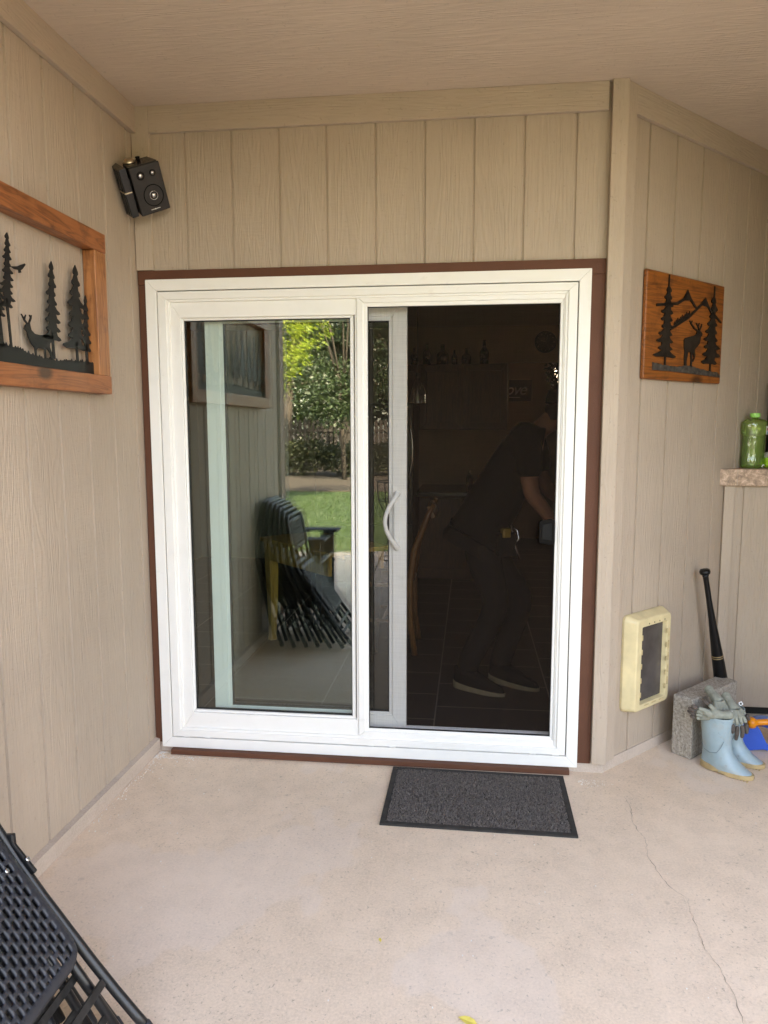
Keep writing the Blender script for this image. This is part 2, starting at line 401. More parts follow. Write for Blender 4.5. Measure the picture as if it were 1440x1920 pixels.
def skin(name, verts, edges, mat, parent=None, sub=2, root=0):
    me = bpy.data.meshes.new(name); me.from_pydata([v[:3] for v in verts], edges, []); me.materials.append(mat)
    o = bpy.data.objects.new(name, me); COL.objects.link(o)
    if parent: o.parent = parent
    mod = o.modifiers.new('skin', 'SKIN'); mod.use_smooth_shade = True
    lay = me.skin_vertices[0] if me.skin_vertices else None
    if lay is None:
        bm = bmesh.new(); bm.from_mesh(me); bm.verts.layers.skin.verify(); bm.to_mesh(me); bm.free(); lay = me.skin_vertices[0]
    for i, v in enumerate(verts):
        r = v[3]; lay.data[i].radius = (r, r) if not isinstance(r, tuple) else r
        lay.data[i].use_root = (i == root)
    s_ = o.modifiers.new('sub', 'SUBSURF'); s_.levels = sub; s_.render_levels = sub
    return o
S = math.sqrt(.5)

# ------------------------------------------------------------------ large structure: patio floor, walls, roof
XL = -.0673
f = MB().box(-8, 9, -5.45, 9.2, -.16, 0.0)
tag(f.build('patio_floor', M['concrete']), 'pale concrete patio slab', None, kind='structure')
cm = MB(); pts = [(2.035,-.20),(2.044,-.285),(2.026,-.415),(2.045,-.524),(2.031,-.628),(2.046,-.751),(2.071,-.821),(2.103,-.859),(2.091,-.913),(2.091,-1.013),(2.082,-1.083),(2.099,-1.157),(2.106,-1.252),(2.10,-1.36),(2.12,-1.45)]
fine_pts = []
for (a, b), (c, d) in zip(pts[:-1], pts[1:]):
    for k in range(6):
        t = k/6; fine_pts.append((a+(c-a)*t+random.uniform(-.004,.004), b+(d-b)*t))
fine_pts.append(pts[-1])
cv, cf = [], []
for i, (x, y) in enumerate(fine_pts):
    w = .0003 + .0012*random.random()**2; cv += [(x-w, y, .001), (x+w, y, .001)]
    if i: cf.append((2*i-2, 2*i-1, 2*i+1, 2*i))
cm.add(cv, cf); tag(cm.build('floor_crack', M['crack'], fixn=False), 'thin wandering crack in the patio slab right of the doormat', None, kind='structure')

def siding(L, z0, z1, grooves, root, name='siding', gw=.0105, gd=.008):
    """grooved siding skin, local x along the wall, +y outwards; the groove is a real channel"""
    prof = [(0, 0)]
    for g in sorted(grooves):
        prof += [(g-gw/2-.002, 0), (g-gw/2, -gd), (g+gw/2, -gd), (g+gw/2+.002, 0)]
    prof.append((L, 0))
    mb = MB(); n = len(prof)
    vs = [(x, y, z0) for x, y in prof] + [(x, y, z1) for x, y in prof] + [(0, -.03, z0), (L, -.03, z0), (0, -.03, z1), (L, -.03, z1)]
    fs = [(i, i+1, n+i+1, n+i) for i in range(n-1)]
    fs += [(2*n, 2*n+1, 2*n+3, 2*n+2), (0, n, 2*n+2, 2*n), (n-1, 2*n-1, 2*n+3, 2*n+1)]
    mb.add(vs, fs)
    mb.v += [(0, -.012, z0), (L, -.012, z0)]
    return mb.build(name, M['siding'], root, fixn=False)

# left wall (house wing), runs from the door wall towards the yard
lw = empty('siding_wall', (XL, 0, 0), R(-90), 'long taupe grooved siding wall on the left carrying the framed forest silhouette', 'wall')
LL = 2.34
siding(LL, .060, 2.90, [.07+.2045*k for k in range(12) if .07+.2045*k < LL-.02], lw).location.y = -.021
MB().prism([(-.03,0),(.001,0),(.001,.061),(-.0205,.066),(-.03,.066)], Matrix(((0,0,1,0),(1,0,0,0),(0,1,0,0),(0,0,0,1))), LL).build('foundation_curb', M['curb'], lw)
MB().box(0, LL+.0, -.0205, .003, 2.783, 2.8925).build('frieze_board', M['trim_x'], lw, .002)
MB().box(LL-.09, LL+.022, -.0205, .002, .067, 2.782).box(LL, LL+.022, -.09, -.021, .03, 2.89).build('corner_board', M['trim_z'], lw, .002)
MB().box(LL-.12, LL, -3.5, -.052, 0, 2.9).build('end_wall', M['siding'], lw)
# door wall
bw = empty('siding_wall', (1.925, 0, 0), R(180), 'taupe siding wall above the sliding door, brown trim below it', 'wall')
siding(2.012, 2.19, 2.90, [1.925-g for g in (.144,.35,.559,.763,.971,1.178,1.381,1.585,1.792)], bw, gw=.0065, gd=.006)
MB().box(.012, 1.9325, .0005, .02, 2.783, 2.8925).build('frieze_board', M['trim_x'], bw, .002)
MB().box(1.933, 2.010, .0005, .022, 2.2125, 2.8925).build('corner_board', M['trim_z'], bw, .002)
MB().box(-.055, 2.0, -.14, -.0305, 2.14, 2.9).box(1.95, 2.02, -.14, -.02, 0, 2.138).box(-.055, .05, -.14, -.035, 0, 2.138).build('wall_core', M['curb'], bw)
MB().box(-.06, 1.99, -.05, -.001, 0, .055).build('foundation_curb', M['curb'], bw)
# angled right wall
RLn = 1.75
rw = empty('siding_wall', (1.985+S*RLn, .012+S*RLn, 0), R(-135), 'angled taupe siding wall on the right with the pet door and deer plaque', 'wall')
siding(RLn, .052, 2.90, [RLn-t for t in (.178,.391,.613,.838,1.05,1.255,1.46,1.66)], rw)
MB().box(0, RLn, -.03, .002, 0, .051).build('foundation_curb', M['curb'], rw)
MB().box(0, RLn-.048, .0005, .02, 2.783, 2.8925).build('frieze_board', M['trim_x'], rw, .002)
MB().box(RLn-.047, RLn+.012, .0005, .022, .055, 2.8925).build('corner_board', M['trim_z'], rw, .002)
MB().box(-.2, RLn-.02, -.14, -.031, 0, 2.9).build('wall_core', M['curb'], rw)
# post board on the door-wall side of that corner
MB().box(-.062, .0, .0005, .034, .055, 2.8925).build('corner_board', M['trim_z'], bw, .002)
# side wall that closes the covered patio on the right
sw = empty('siding_wall', (3.53, 1.26, 0), R(180), 'taupe siding wall closing the patio beyond the stone ledge', 'wall')
siding(.45, .05, 2.9, [.1,.305], sw)
MB().box(0, .45, -.03, .002, 0, .049).build('foundation_curb', M['curb'], sw)
shade_wing = empty('siding_wall', (3.5, -.95, 0), R(90), 'unseen taupe siding wall added on the right to shade the patio', 'wall')  # added wing outside the view, keeps light off the angled right wall
siding(2.2, .05, 2.9, [.1+.205*k for k in range(10)], shade_wing)
MB().box(0, 2.2, -.03, .002, 0, .049).build('foundation_curb', M['curb'], shade_wing)
MB().box(0, .1, -3.5, -.031, 0, 2.9).build('end_wall', M['siding'], shade_wing)
# ceiling and roof
ce = MB().box(-6, 9, -2.40, 9.2, 2.8925, 3.0).build('patio_ceiling', M['ceiling']); tag(ce, 'taupe boarded patio ceiling', None, kind='structure')
rf = MB().box(-6.3, 9.3, -2.50, 9.5, 3.0, 3.2).build('roof', M['darkcab']); tag(rf, 'roof slab over the house', None, kind='structure')
# ------------------------------------------------------------------ sliding patio door
door = empty('sliding_door', (0, .024, 0), 0, 'white vinyl sliding patio door, left pane fixed, screen on the right, brown trim around', 'door')
def ring(mb, x0, x1, z0, z1, w, y0, y1, wb=None, wt=None, wr=None, g=.00012):
    """four mitred pieces of a rectangular frame"""
    wb = wb or w; wt = wt or w; wr = wr or w
    o = [(x0,z0),(x1,z0),(x1,z1),(x0,z1)]; i = [(x0+w,z0+wb),(x1-wr,z0+wb),(x1-wr,z1-wt),(x0+w,z1-wt)]
    for k in range(4):
        k2 = (k+1) % 4
        q = [o[k], o[k2], i[k2], i[k]]
        cx = sum(p[0] for p in q)/4; cz = sum(p[1] for p in q)/4
        dxs = (g if k in (0, 2) else 0); dzs = (g if k in (1, 3) else 0)
        q = [(x - math.copysign(dxs, x-cx), z - math.copysign(dzs, z-cz)) for x, z in q]
        vs = [(x, y0, z) for x, z in q] + [(x, y1, z) for x, z in q]
        mb.add(vs, [(0,1,2,3),(7,6,5,4),(0,4,5,1),(1,5,6,2),(2,6,7,3),(3,7,4,0)])
    return mb
cas = MB()
cas.box(-.085, -.03, -.032, -.0245, .045, 2.150).box(1.85, 1.924, -.034, -.0245, .045, 2.150).box(-.085, 1.924, -.0355, -.0245, 2.1505, 2.212)
cas.build('brown_casing', M['brown'], door, .002)
MB().box(0.0, 1.832, -.066, .0, 0.001, .0245).build('brown_threshold', M['brown'], door, .002)
ring(MB(), -.0513, 1.8673, .0253, 2.1733, .0485, -.0385, -.012, g=.0003).build('outer_flange', M['vinyl'], door, .0015)
ring(MB(), -.004, 1.820, .0725, 2.126, .02, -.018, -.010).build('gap_shadow_strip', M['gasket'], door)  # black strip painting the shadow in the gap between flange and frame
fr = MB()
ring(fr, .0012, 1.8148, .0778, 2.1208, .037, -.034, .12, .030, .034)
fo = fr.build('main_frame', M['vinyl'], door, .002, 3)
ring(MB(), .030, 1.786, .1000, 2.0948, .0205, -.027, .115, .0185, .0185).build('frame_stop', M['vinyl'], fo, .003, 3)
# fixed left panel: stile with a shallow bead and a bevelled glazing lip
fxo = ring(MB(), .045, .930, .112, 2.081, .052, -.016, .029, .0795, .072).build('fixed_panel', M['vinyl'], door, .003, 3)
ring(MB(), .088, .8720, .184, 2.0165, .017, -.003, .028, .0175, .0175).build('glazing_bead', M['vinyl'], fxo, .004, 3)
ring(MB(), .104, .8560, .2005, 2.0000, .004, .0065, .026).build('gasket', M['gasket'], fxo)
MB().box(.1065, .8535, .011, .0145, .203, 1.9975).build('glass', M['glass'], fxo)
wp = MB()
for x in (.055, .155, .93, 1.03, 1.66, 1.76): wp.box(x, x+.028, -.0365, -.0338, .0760, .0800)
wp.build('weep_cover', M['vinyl'], door)
# sliding panel behind, pushed open to the left
spo = ring(MB(), .1797, 1.098, .100, 2.094, .066, .055, .095, .088, .083, .063).build('sliding_panel', M['vinyl'], door, .002)
ring(MB(), .2405, 1.0405, .1830, 2.0160, .0225, .061, .0905, .0215, .0235).build('glazing_bead', M['vinyl'], spo, .003, 3)
ring(MB(), .2625, 1.0185, .2040, 1.9930, .005, .0640, .0875).build('gasket', M['gasket'], spo)
MB().box(.2665, 1.0145, .072, .0755, .208, 1.989).build('glass', M['glass'], spo)
hd = MB()
hv = []
for k in range(15):
    a = k/14; z = .985 + .243*a; bow = math.sin(math.pi*a)
    hv.append(Vector((1.058 - .052*bow, .050 - .040*bow**.6, z)))
hd.tube(hv, [.0095+.004*abs(2*k/14-1)**3 for k in range(15)], 10)
hd.lathe([(.0, 0), (.016, .0), (.016, .006), (.012, .010)], 16, Matrix.Translation((1.056, .0545, .985)) @ Matrix.Rotation(R(90), 4, 'X'))
hd.lathe([(.0, 0), (.016, .0), (.016, .006), (.012, .010)], 16, Matrix.Translation((1.056, .0545, 1.228)) @ Matrix.Rotation(R(90), 4, 'X'))
hd.box(1.042, 1.070, .046, .0555, .99, 1.225)
hd.build('handle', M['vinyl'], spo, .004, 3)
# screen panel
sco = ring(MB(), .8865, 1.7815, .1150, 2.0845, .030, -.0225, .000, .026, .028, .022).build('screen_panel', M['vinyl'], door, .004, 4)
ring(MB(), .9120, 1.7640, .1370, 2.0610, .0225, -.0165, -.001, .0175, .0205, .0165).build('inner_lip', M['vinyl'], sco, .004, 4)
ring(MB(), .9340, 1.7480, .1540, 2.0410, .003, -.0135, -.002).build('gasket', M['gasket'], sco)
MB().add([(.9345,-.008,.1545),(1.7475,-.008,.1545),(1.7475,-.008,2.0405),(.9345,-.008,2.0405)], [(0,1,2,3)]).build('screen_mesh', M['screen'], sco, fixn=False)
lt = MB(); T4 = Matrix(((1,0,0,0),(0,0,-1,0),(0,1,0,0),(0,0,0,1)))
L4 = lambda y: Matrix.Translation((.012, y, 0)) @ T4
lt.prism([(1.667,1.035),(1.667,1.118),(1.674,1.128),(1.722,1.134),(1.734,1.126),(1.734,1.030),(1.726,1.024),(1.715,1.022),(1.676,1.028)], L4(-.012), .020)
lt.build('latch', M['speaker'], sco, .004, 3)
MB().prism([(1.680,1.046),(1.680,1.110),(1.720,1.118),(1.720,1.042)], L4(-.0305), .004).build('latch_paddle', M['latch_grey'], sco, .002)
# sill tracks behind the screen
tk = MB().box(.93, 1.7785, .0, .125, .06, .106)
for y, h in ((.012, .126), (.052, .122), (.073, .132), (.104, .124)): tk.box(.93, 1.777, y, y+.006, .1061, h)
tk.build('sill_track', M['vinyl'], door, .001)

# ------------------------------------------------------------------ doormat
mt = empty('doormat', (1.426, -.300, 0), R(-.4), 'charcoal loop pile doormat with a black rubber rim below the screen', 'doormat')
hw, hh = .375, .240
MB().box(-hw, hw, -hh, hh, .0005, .005).build('backing', M['mat_rim'], mt)
rim = MB()
for (x0,x1,y0,y1) in ((-hw,hw,-hh,-hh+.022),(-hw,hw,hh-.022,hh),(-hw,-hw+.022,-hh+.0222,hh-.0222),(hw-.022,hw,-hh+.0222,hh-.0222)): rim.box(x0,x1,y0,y1,.0052,.0085)
rim.build('rim', M['mat_rim'], mt, .003)
pm = MB(); n = 26000
px_ = rng.uniform(-hw+.024, hw-.024, n); py_ = rng.uniform(-hh+.024, hh-.024, n); an = rng.uniform(0, 6.283, n)
for x, y, a in zip(px_, py_, an):
    l = random.uniform(.003, .0065); w = random.uniform(.0009, .0016); h = random.uniform(.006, .0125)
    dx, dy = math.cos(a)*l, math.sin(a)*l; ex, ey = -math.sin(a)*w, math.cos(a)*w
    pm.add([(x-dx-ex,y-dy-ey,.005),(x-dx+ex,y-dy+ey,.005),(x+ex,y+ey,h),(x-ex,y-ey,h),(x+dx+ex,y+dy+ey,.0055),(x+dx-ex,y+dy-ey,.0055)], [(0,1,2,3),(3,2,4,5)])
pm.build('loop_pile', M['mat_pile'], mt, fixn=False)['kind'] = 'stuff'

# ------------------------------------------------------------------ speaker in the upper left corner
spk = empty('speaker', (.011, -.110, 2.535), 0, 'small black loudspeaker tilted down in the upper left corner', 'speaker')
spk.rotation_euler = (R(29.1), R(-24.2), R(37.3)); spk.scale = (.88, .88, .88)
bd = MB(); 
bd.prism([(-.065,.045),(.065,.045),(.075,-.045),(-.075,-.045)], Matrix.Translation((0,0,-.108)), .216)
bd.build('cabinet', M['speaker'], spk, .006, 3)
MB().prism([(-.062,.046),(.062,.046),(.073,-.040),(-.073,-.040)], Matrix.Translation((0,0,.1085)), .002).build('top_panel', M['speaker_top'], spk, .001)
MB().box(-.075, .075, -.056, -.0455, -.110, .110).build('front_baffle', M['speaker_front'], spk, .009, 3)
F4 = lambda x, z, y=-.0565: Matrix.Translation((x, y, z)) @ Matrix.Rotation(R(90), 4, 'X')
wf = MB().lathe([(.050,-.0005),(.050,.0015),(.047,.002),(.046,.0005)], 32, F4(.008,-.030), False).build('woofer', M['speaker'], spk)
MB().lathe([(.0205,0),(.0205,.002),(.0185,.002),(.0185,.0)], 28, F4(.008,-.030), False).build('ring', M['chrome'], wf)
MB().lathe([(.013,0),(.010,.005),(.005,.0075),(.0005,.008)], 20, F4(.008,-.030)).build('dust_cap', M['chrome'], wf)
for x, r_ in ((-.030, .015), (.030, .012)):
    t_ = MB().lathe([(r_*1.25,0),(r_*1.25,.0012),(r_,.0015)], 20, F4(x,.068), False).build('tweeter', M['speaker'], spk)
    MB().lathe([(r_*.8,.0005),(r_*.55,.004),(.0005,.006)], 16, F4(x,.068)).build('dome', M['chrome'], t_)
lg = MB()
for k in range(9):
    if k != 4: lg.box(-.022+k*.0052, -.0182+k*.0052, -.0572, -.0566, -.0925, -.0895)
lg.prism([(.0012,-.095),(.0042,-.091),(.0012,-.087),(-.0018,-.091)], Matrix.Translation((-.0012,-.0566,0)) @ T4, .0006)
lg.build('maker_mark', M['white_print'], spk)
bk = MB().lathe([(.028,0),(.028,.004),(.018,.014),(.006,.016)], 24, Matrix.Translation((-.035,.03,.112))).build('swivel_cup', M['gold'], spk)
MB().lathe([(.009,0),(.009,.012),(.011,.013),(.011,.018)], 12, Matrix.Translation((.005,.015,.111))).build('bracket_knob', M['speaker'], spk, .001)
br = MB().box(-.115, -.082, -.035, .075, -.11, .11)
for k in range(4): br.box(-.117, -.1155, -.03+.026*k, -.018+.026*k, -.1, .1)
br.box(-.081,-.066,-.02,.06,-.06,.06).build('wall_bracket', M['speaker_top'], spk, .004)
MB().box(-.1185, -.082, -.0365, .03, .0, .006).build('bracket_band', M['gold'], spk, .001)

# ------------------------------------------------------------------ framed forest silhouette on the left wall (local x = -Y, y = outward)
art = empty('framed_wall_art', (XL, 0, 0), R(-90), 'black metal forest and deer silhouette in a cedar frame on the left wall', 'wall art')
a0, a1, b0, b1, fw_ = .394, 1.825, 1.658, 2.268, .085
MB().box(a0, a1, -.019, .034, b1-.072, b1).build('frame_rail', M['cedar_y'], art, .003)
MB().box(a0-.004, a1+.004, -.019, .034, b0, b0+.070).build('frame_rail', M['cedar_y'], art, .003)
MB().box(a0, a0+.082, -.019, .032, b0+.0705, b1-.0725).build('frame_stile', M['cedar_z'], art, .003)
MB().box(a1-.082, a1, -.019, .032, b0+.0705, b1-.0725).build('frame_stile', M['cedar_z'], art, .003)
A4 = Matrix(((1,0,0,0),(0,0,1,.004),(0,1,0,0),(0,0,0,1)))     # (a,b) -> (x=a, z=b), thickness along y
def stroke(pts, w):
    L_, R_ = [], []
    for i, p in enumerate(pts):
        p = Vector(p); a = Vector(pts[max(i-1,0)]); b = Vector(pts[min(i+1,len(pts)-1)]); d = (b-a).normalized(); nn = Vector((-d.y, d.x))
        ww = w*(1 if i < len(pts)-1 else .5); L_.append(tuple(p+nn*ww)); R_.append(tuple(p-nn*ww))
    return L_ + R_[::-1]
def conifer(ax, az, bx, bz, hw_, tiers, rs, lob=.85):
    rr = random.Random(rs); left, right = [], []
    for k in range(tiers):
        t = (k+.6)/tiers; cx = ax+(bx-ax)*t; z = az+(bz-az)*t; wmax = hw_*(.16+.84*t**.75)
        for lst, sg in ((left,-1),(right,1)):
            wd = wmax*rr.uniform(.65,1.12); dz = (az-bz)/tiers
            lst.append((cx+sg*wd*lob*.7, z+dz*.25)); lst.append((cx+sg*wd*.92, z+dz*.02)); lst.append((cx+sg*wd, z-dz*.18)); lst.append((cx+sg*wd*.72, z-dz*.34)); lst.append((cx+sg*wd*lob*.55, z-dz*.28))
    return [(ax, az)] + right + left[::-1]
def flat(name, polys, M4, d, mat, parent):
    mb = MB()
    for p in polys: mb.prism(p, M4, d)
    return mb.build(name, mat, parent)
neg = lambda l: [(-a, b) for a, b in l]
deerL = neg([(-.9099,1.8465),(-.9019,1.8601),(-.8883,1.868),(-.8753,1.8682),(-.8736,1.8594),(-.8694,1.8478),(-.8519,1.8377),(-.8223,1.8367),(-.7771,1.8438),(-.7545,1.8418),(-.7437,1.8334),(-.7534,1.8227),(-.7657,1.815),(-.7669,1.8021),(-.7568,1.7871),(-.7504,1.7600),(-.7609,1.7600),(-.7687,1.7828),(-.7846,1.7955),(-.7904,1.7933),(-.7915,1.7600),(-.8006,1.7600),(-.8001,1.7923),(-.8375,1.7916),(-.846,1.7876),(-.8465,1.7620),(-.8552,1.7620),(-.8565,1.7896),(-.8738,1.8031),(-.8878,1.8197),(-.8939,1.8371),(-.9011,1.8422)])
flat('deer', [deerL] + [stroke(neg(p), .0035) for p in ([(-.8911,1.8661),(-.9055,1.8761),(-.9191,1.892)],[(-.9055,1.8761),(-.8952,1.8925)],[(-.8806,1.8675),(-.8684,1.8859),(-.8753,1.8955)],[(-.8684,1.8859),(-.8638,1.8957)])], A4, .003, M['black_metal'], art)
flat('bird', [neg([(-.9618,2.0318),(-.9271,2.0391),(-.909,2.0473),(-.8854,2.0567),(-.8816,2.0531),(-.9,2.0359),(-.9107,2.0293),(-.9062,2.0243),(-.9191,2.0197),(-.9207,2.0287),(-.9429,2.027)])], A4, .003, M['black_metal'], art)
gp = [(.4649,1.7732),(.549,1.7696),(.6474,1.7645),(.739,1.7598),(.8241,1.7617),(.9029,1.7712),(.9524,1.7796),(1.0004,1.7833),(1.15,1.785),(1.32,1.775),(1.5,1.768),(1.745,1.765)]
top = []
for (x0, z0), (x1, z1) in zip(gp[:-1], gp[1:]):
    nseg = max(2, int((x1-x0)/.006))
    for k in range(nseg):
        t = k/nseg; top.append((x0+(x1-x0)*t, z0+(z1-z0)*t+(random.uniform(0,.012) if k % 2 else 0)))
flat('grass_bank', [top + [(1.745,1.7235),(.4649,1.7235)]], A4, .003, M['black_metal'], art)
for (ax, az, bx, bz, hw_, tr, rs) in ((.9685,2.1329,.9913,1.8999,.036,11,1),(1.030,1.985,1.034,1.868,.030,6,2),(.7299,2.0979,.7472,1.8266,.050,9,3),(.575,2.118,.592,1.810,.075,8,4),(.512,2.021,.523,1.81,.032,7,5),
        (1.20,2.10,1.19,1.83,.060,9,6),(1.31,2.15,1.32,1.85,.070,10,7),(1.45,2.05,1.45,1.82,.055,8,8),(1.58,2.13,1.58,1.83,.075,9,9),(1.68,2.0,1.69,1.81,.05,7,10)):
    hw_ *= 1.18; tz = 1.765 if ax < .95 else 1.772
    flat('silhouette_tree', [conifer(ax, az, bx, bz, hw_, tr, rs), [(bx-.006,bz+.03),(bx+.006,bz+.03),(bx+.004-.01*(ax>.9 and ax<1),tz),(bx-.016+.004*(ax<.9),tz)]], A4, .003, M['black_metal'], art)

# ------------------------------------------------------------------ deer plaque on the right wall (local x = RLn - t)
pl = empty('wall_plaque', (1.985+S*RLn, .012+S*RLn, 0), R(-135), 'stained pine plaque with a dark steel deer, pines and peaks on the right wall', 'wall art')
tx = lambda l: [(RLn-a, b) for a, b in l]
MB().box(RLn-.820, RLn-.162, .002, .021, 1.733, 2.193).build('board', M['pine'], pl, .006, 3)
B4 = Matrix(((1,0,0,0),(0,0,1,.0225),(0,1,0,0),(0,0,0,1)))
deerR = [(.4693,1.9171),(.4792,1.9277),(.5116,1.9343),(.5498,1.9415),(.5714,1.9517),(.5786,1.9652),(.5952,1.9694),(.6127,1.965),(.6268,1.9559),(.6231,1.9469),(.6121,1.9417),(.6106,1.9271),(.6037,1.9092),(.5878,1.8965),(.5664,1.8835),(.5646,1.8718),(.5716,1.8578),(.5701,1.8432),(.555,1.8235),(.5465,1.8245),(.5614,1.8456),(.5515,1.8624),(.5445,1.8648),(.5457,1.8331),(.5457,1.798),(.5318,1.798),(.5346,1.8325),(.529,1.8639),(.5174,1.8689),(.5069,1.8626),(.503,1.8452),(.4965,1.8247),(.501,1.798),(.4819,1.798),(.4768,1.8437),(.4791,1.8666),(.472,1.8861)]
ants = [[(.5813,1.9669),(.5524,1.9746),(.5228,1.9936),(.5106,2.0068)],[(.5228,1.9936),(.5327,2.0073)],[(.5524,1.9746),(.5446,1.9869)],[(.5952,1.9694),(.5882,1.9833),(.5669,2.0002)],[(.6009,1.9698),(.6135,1.9868),(.618,2.0002)],[(.5882,1.9833),(.5949,2.0026)]]
flat('deer', [tx(deerR)] + [stroke(tx(p), .0035) for p in ants], B4, .004, M['rust_metal'], pl)
rd = [stroke(tx([(.2354,2.0489),(.3507,2.0644),(.4025,2.071),(.4538,2.0943),(.4828,2.1337),(.5133,2.099),(.5488,2.0743),(.5665,2.0646)]), .006),
      stroke(tx([(.3544,1.956),(.4306,1.9901),(.4986,2.0185),(.5668,2.0617),(.6095,2.0888),(.6414,2.1151),(.6678,2.083),(.6994,2.0598),(.7427,2.0432),(.7934,2.0208)]), .006),
      tx([(.4828,2.1337),(.5136,2.0962),(.4489,2.0896)]), tx([(.6414,2.1151),(.6741,2.0778),(.6098,2.086)])]
for k in range(11):
    x = .385+.012*k; z = 1.972+.0053*k
    rd.append(tx([(x-.005,z-.004),(x+.001,z+.020+.004*(k%3)),(x+.006,z)]))
flat('mountain_ridge', rd, B4, .004, M['rust_metal'], pl)
for (ax,az,bx,bz,hw_,trz,rs,tn) in ((.3279,2.1871,.3206,1.8292,.088,1.793,21,10),(.7196,2.1817,.7116,1.8183,.088,1.782,22,9)):
    cn = conifer(ax, az-.045, bx, bz, hw_, tn, rs)
    flat('silhouette_tree', [tx(cn), tx([(bx-.006,bz+.02),(bx+.006,bz+.02),(bx+.005,trz),(bx-.006,trz)]), tx([(ax-.005,az-.07),(ax+.005,az-.07),(ax+.003,az),(ax-.003,az)])], B4, .004, M['rust_metal'], pl)
gt = [(.2217,1.8019),(.3206,1.7959),(.4152,1.7935),(.5013,1.802),(.5458,1.8013),(.6376,1.794),(.7089,1.7854),(.775,1.7853),(.8074,1.7685)]
tp = []
for (x0,z0),(x1,z1) in zip(gt[:-1],gt[1:]):
    for k in range(8):
        t = k/8; tp.append((x0+(x1-x0)*t, z0+(z1-z0)*t+random.uniform(-.002,.004)))
flat('ground_strip', [tx(tp+[(.8048,1.7638),(.5487,1.7695),(.3851,1.7724),(.2238,1.7734)])], B4, .0055, M['patina'], pl)

# ------------------------------------------------------------------ pet door on the right wall
pd = empty('pet_door', (1.985+S*RLn, .012+S*RLn, 0), R(-135), 'yellowed plastic pet door with a smoky flap low on the right wall', 'pet door')
def rrect(x0,x1,z0,z1,r,n=5):
    p = []
    for cx, cz, a in ((x1-r,z0+r,-90),(x1-r,z1-r,0),(x0+r,z1-r,90),(x0+r,z0+r,180)):
        for k in range(n+1):
            q = R(a+90*k/n); p.append((cx+r*math.cos(q), cz+r*math.sin(q)))
    return p
outer0 = rrect(RLn-.432, RLn-.106, .250, .694, .028); outer1 = rrect(RLn-.408, RLn-.135, .255, .678, .022); outer2 = rrect(RLn-.403, RLn-.141, .260, .673, .02)
inn1 = rrect(RLn-.378, RLn-.174, .283, .642, .006); inn0 = rrect(RLn-.372, RLn-.180, .288, .637, .006)
pm_ = MB(); rings_ = [(outer0,.001),(outer0,.012),(outer1,.056),(outer2,.060),(inn1,.060),(inn0,.034)]
nv = len(outer0); vs = []; fs = []
for p, y in rings_: vs += [(a, y, b) for a, b in p]
for k in range(len(rings_)-1):
    for i in range(nv): fs.append((k*nv+i, k*nv+(i+1) % nv, (k+1)*nv+(i+1) % nv, (k+1)*nv+i))
pm_.add(vs, fs); pm_.build('frame', M['petframe'], pd, .002)
MB().box(RLn-.370, RLn-.182, .036, .040, .290, .635).build('flap', M['petflap'], pd)
clip = MB()
for k in range(5):
    clip.box(RLn-.395, RLn-.388, .0605, .0625, .335+.058*k, .372+.058*k); clip.box(RLn-.381, RLn-.372, .056, .0618, .318+.066*k, .340+.066*k)
    clip.box(RLn-.180, RLn-.172, .050, .0615, .318+.066*k, .342+.066*k)
for k in range(3): clip.box(RLn-.365+.06*k, RLn-.330+.06*k, .0603, .062, .272, .277)
clip.build('clip', M['petdirt'], pd, .001)
hl = MB()
for k in range(4): hl.box(RLn-.355+.042*k, RLn-.350+.042*k, .0602, .0606, .648, .655)
hl.build('slot', M['gasket'], pd)

# ------------------------------------------------------------------ low corner box with stone ledge
lb = empty('hearth_box', (2.66, .687, 0), 0, 'low taupe sided box with a mottled stone ledge in the right corner', 'ledge')
m_ = MB(); prof = [(0,0)]
for g in (.093, .298, .503, .708): prof += [(g-.006,0),(g-.004,.006),(g+.004,.006),(g+.006,0)]
prof.append((.83,0)); n = len(prof)
m_.add([(x,y,.074) for x,y in prof]+[(x,y,1.232) for x,y in prof], [(i,i+1,n+i+1,n+i) for i in range(n-1)])
m_.box(.002,.83,.008,.56,.074,1.2315)
m_.build('siding', M['siding'], lb, fixn=False)
MB().box(-.001, .048, -.016, -.0005, .074, 1.232).build('corner_board', M['trim_z'], lb, .002)
MB().box(.05, .82, .10, .55, 0, .0735).build('under_box_shade', M['gasket'], lb)  # black block standing in for the shade in the gap under the raised box
st = MB()
for x0, x1 in ((-.054,.052),(.0535,.36),(.3615,.67),(.6715,.832)): st.box(x0, x1, -.032, .50, 1.2325, 1.3155)
st.build('stone_ledge', M['stone'], lb, .003)
MB().box(-.052, .83, -.03, .5, 1.234, 1.314).build('grout', M['curb'], lb)
cb = empty('dark_filler_box', (3.12, .93, 1.316), 0, 'dark brown box added where the back of the stone ledge goes dark', 'cabinet')  # invented box; its dark colour stands in for a soft dark area
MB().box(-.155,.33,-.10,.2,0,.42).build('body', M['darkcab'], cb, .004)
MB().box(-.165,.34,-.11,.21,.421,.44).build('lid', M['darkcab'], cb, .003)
MB().box(-.13,.31,-.112,-.1005,.02,.40).build('front_panel', M['darkcab'], cb, .003)

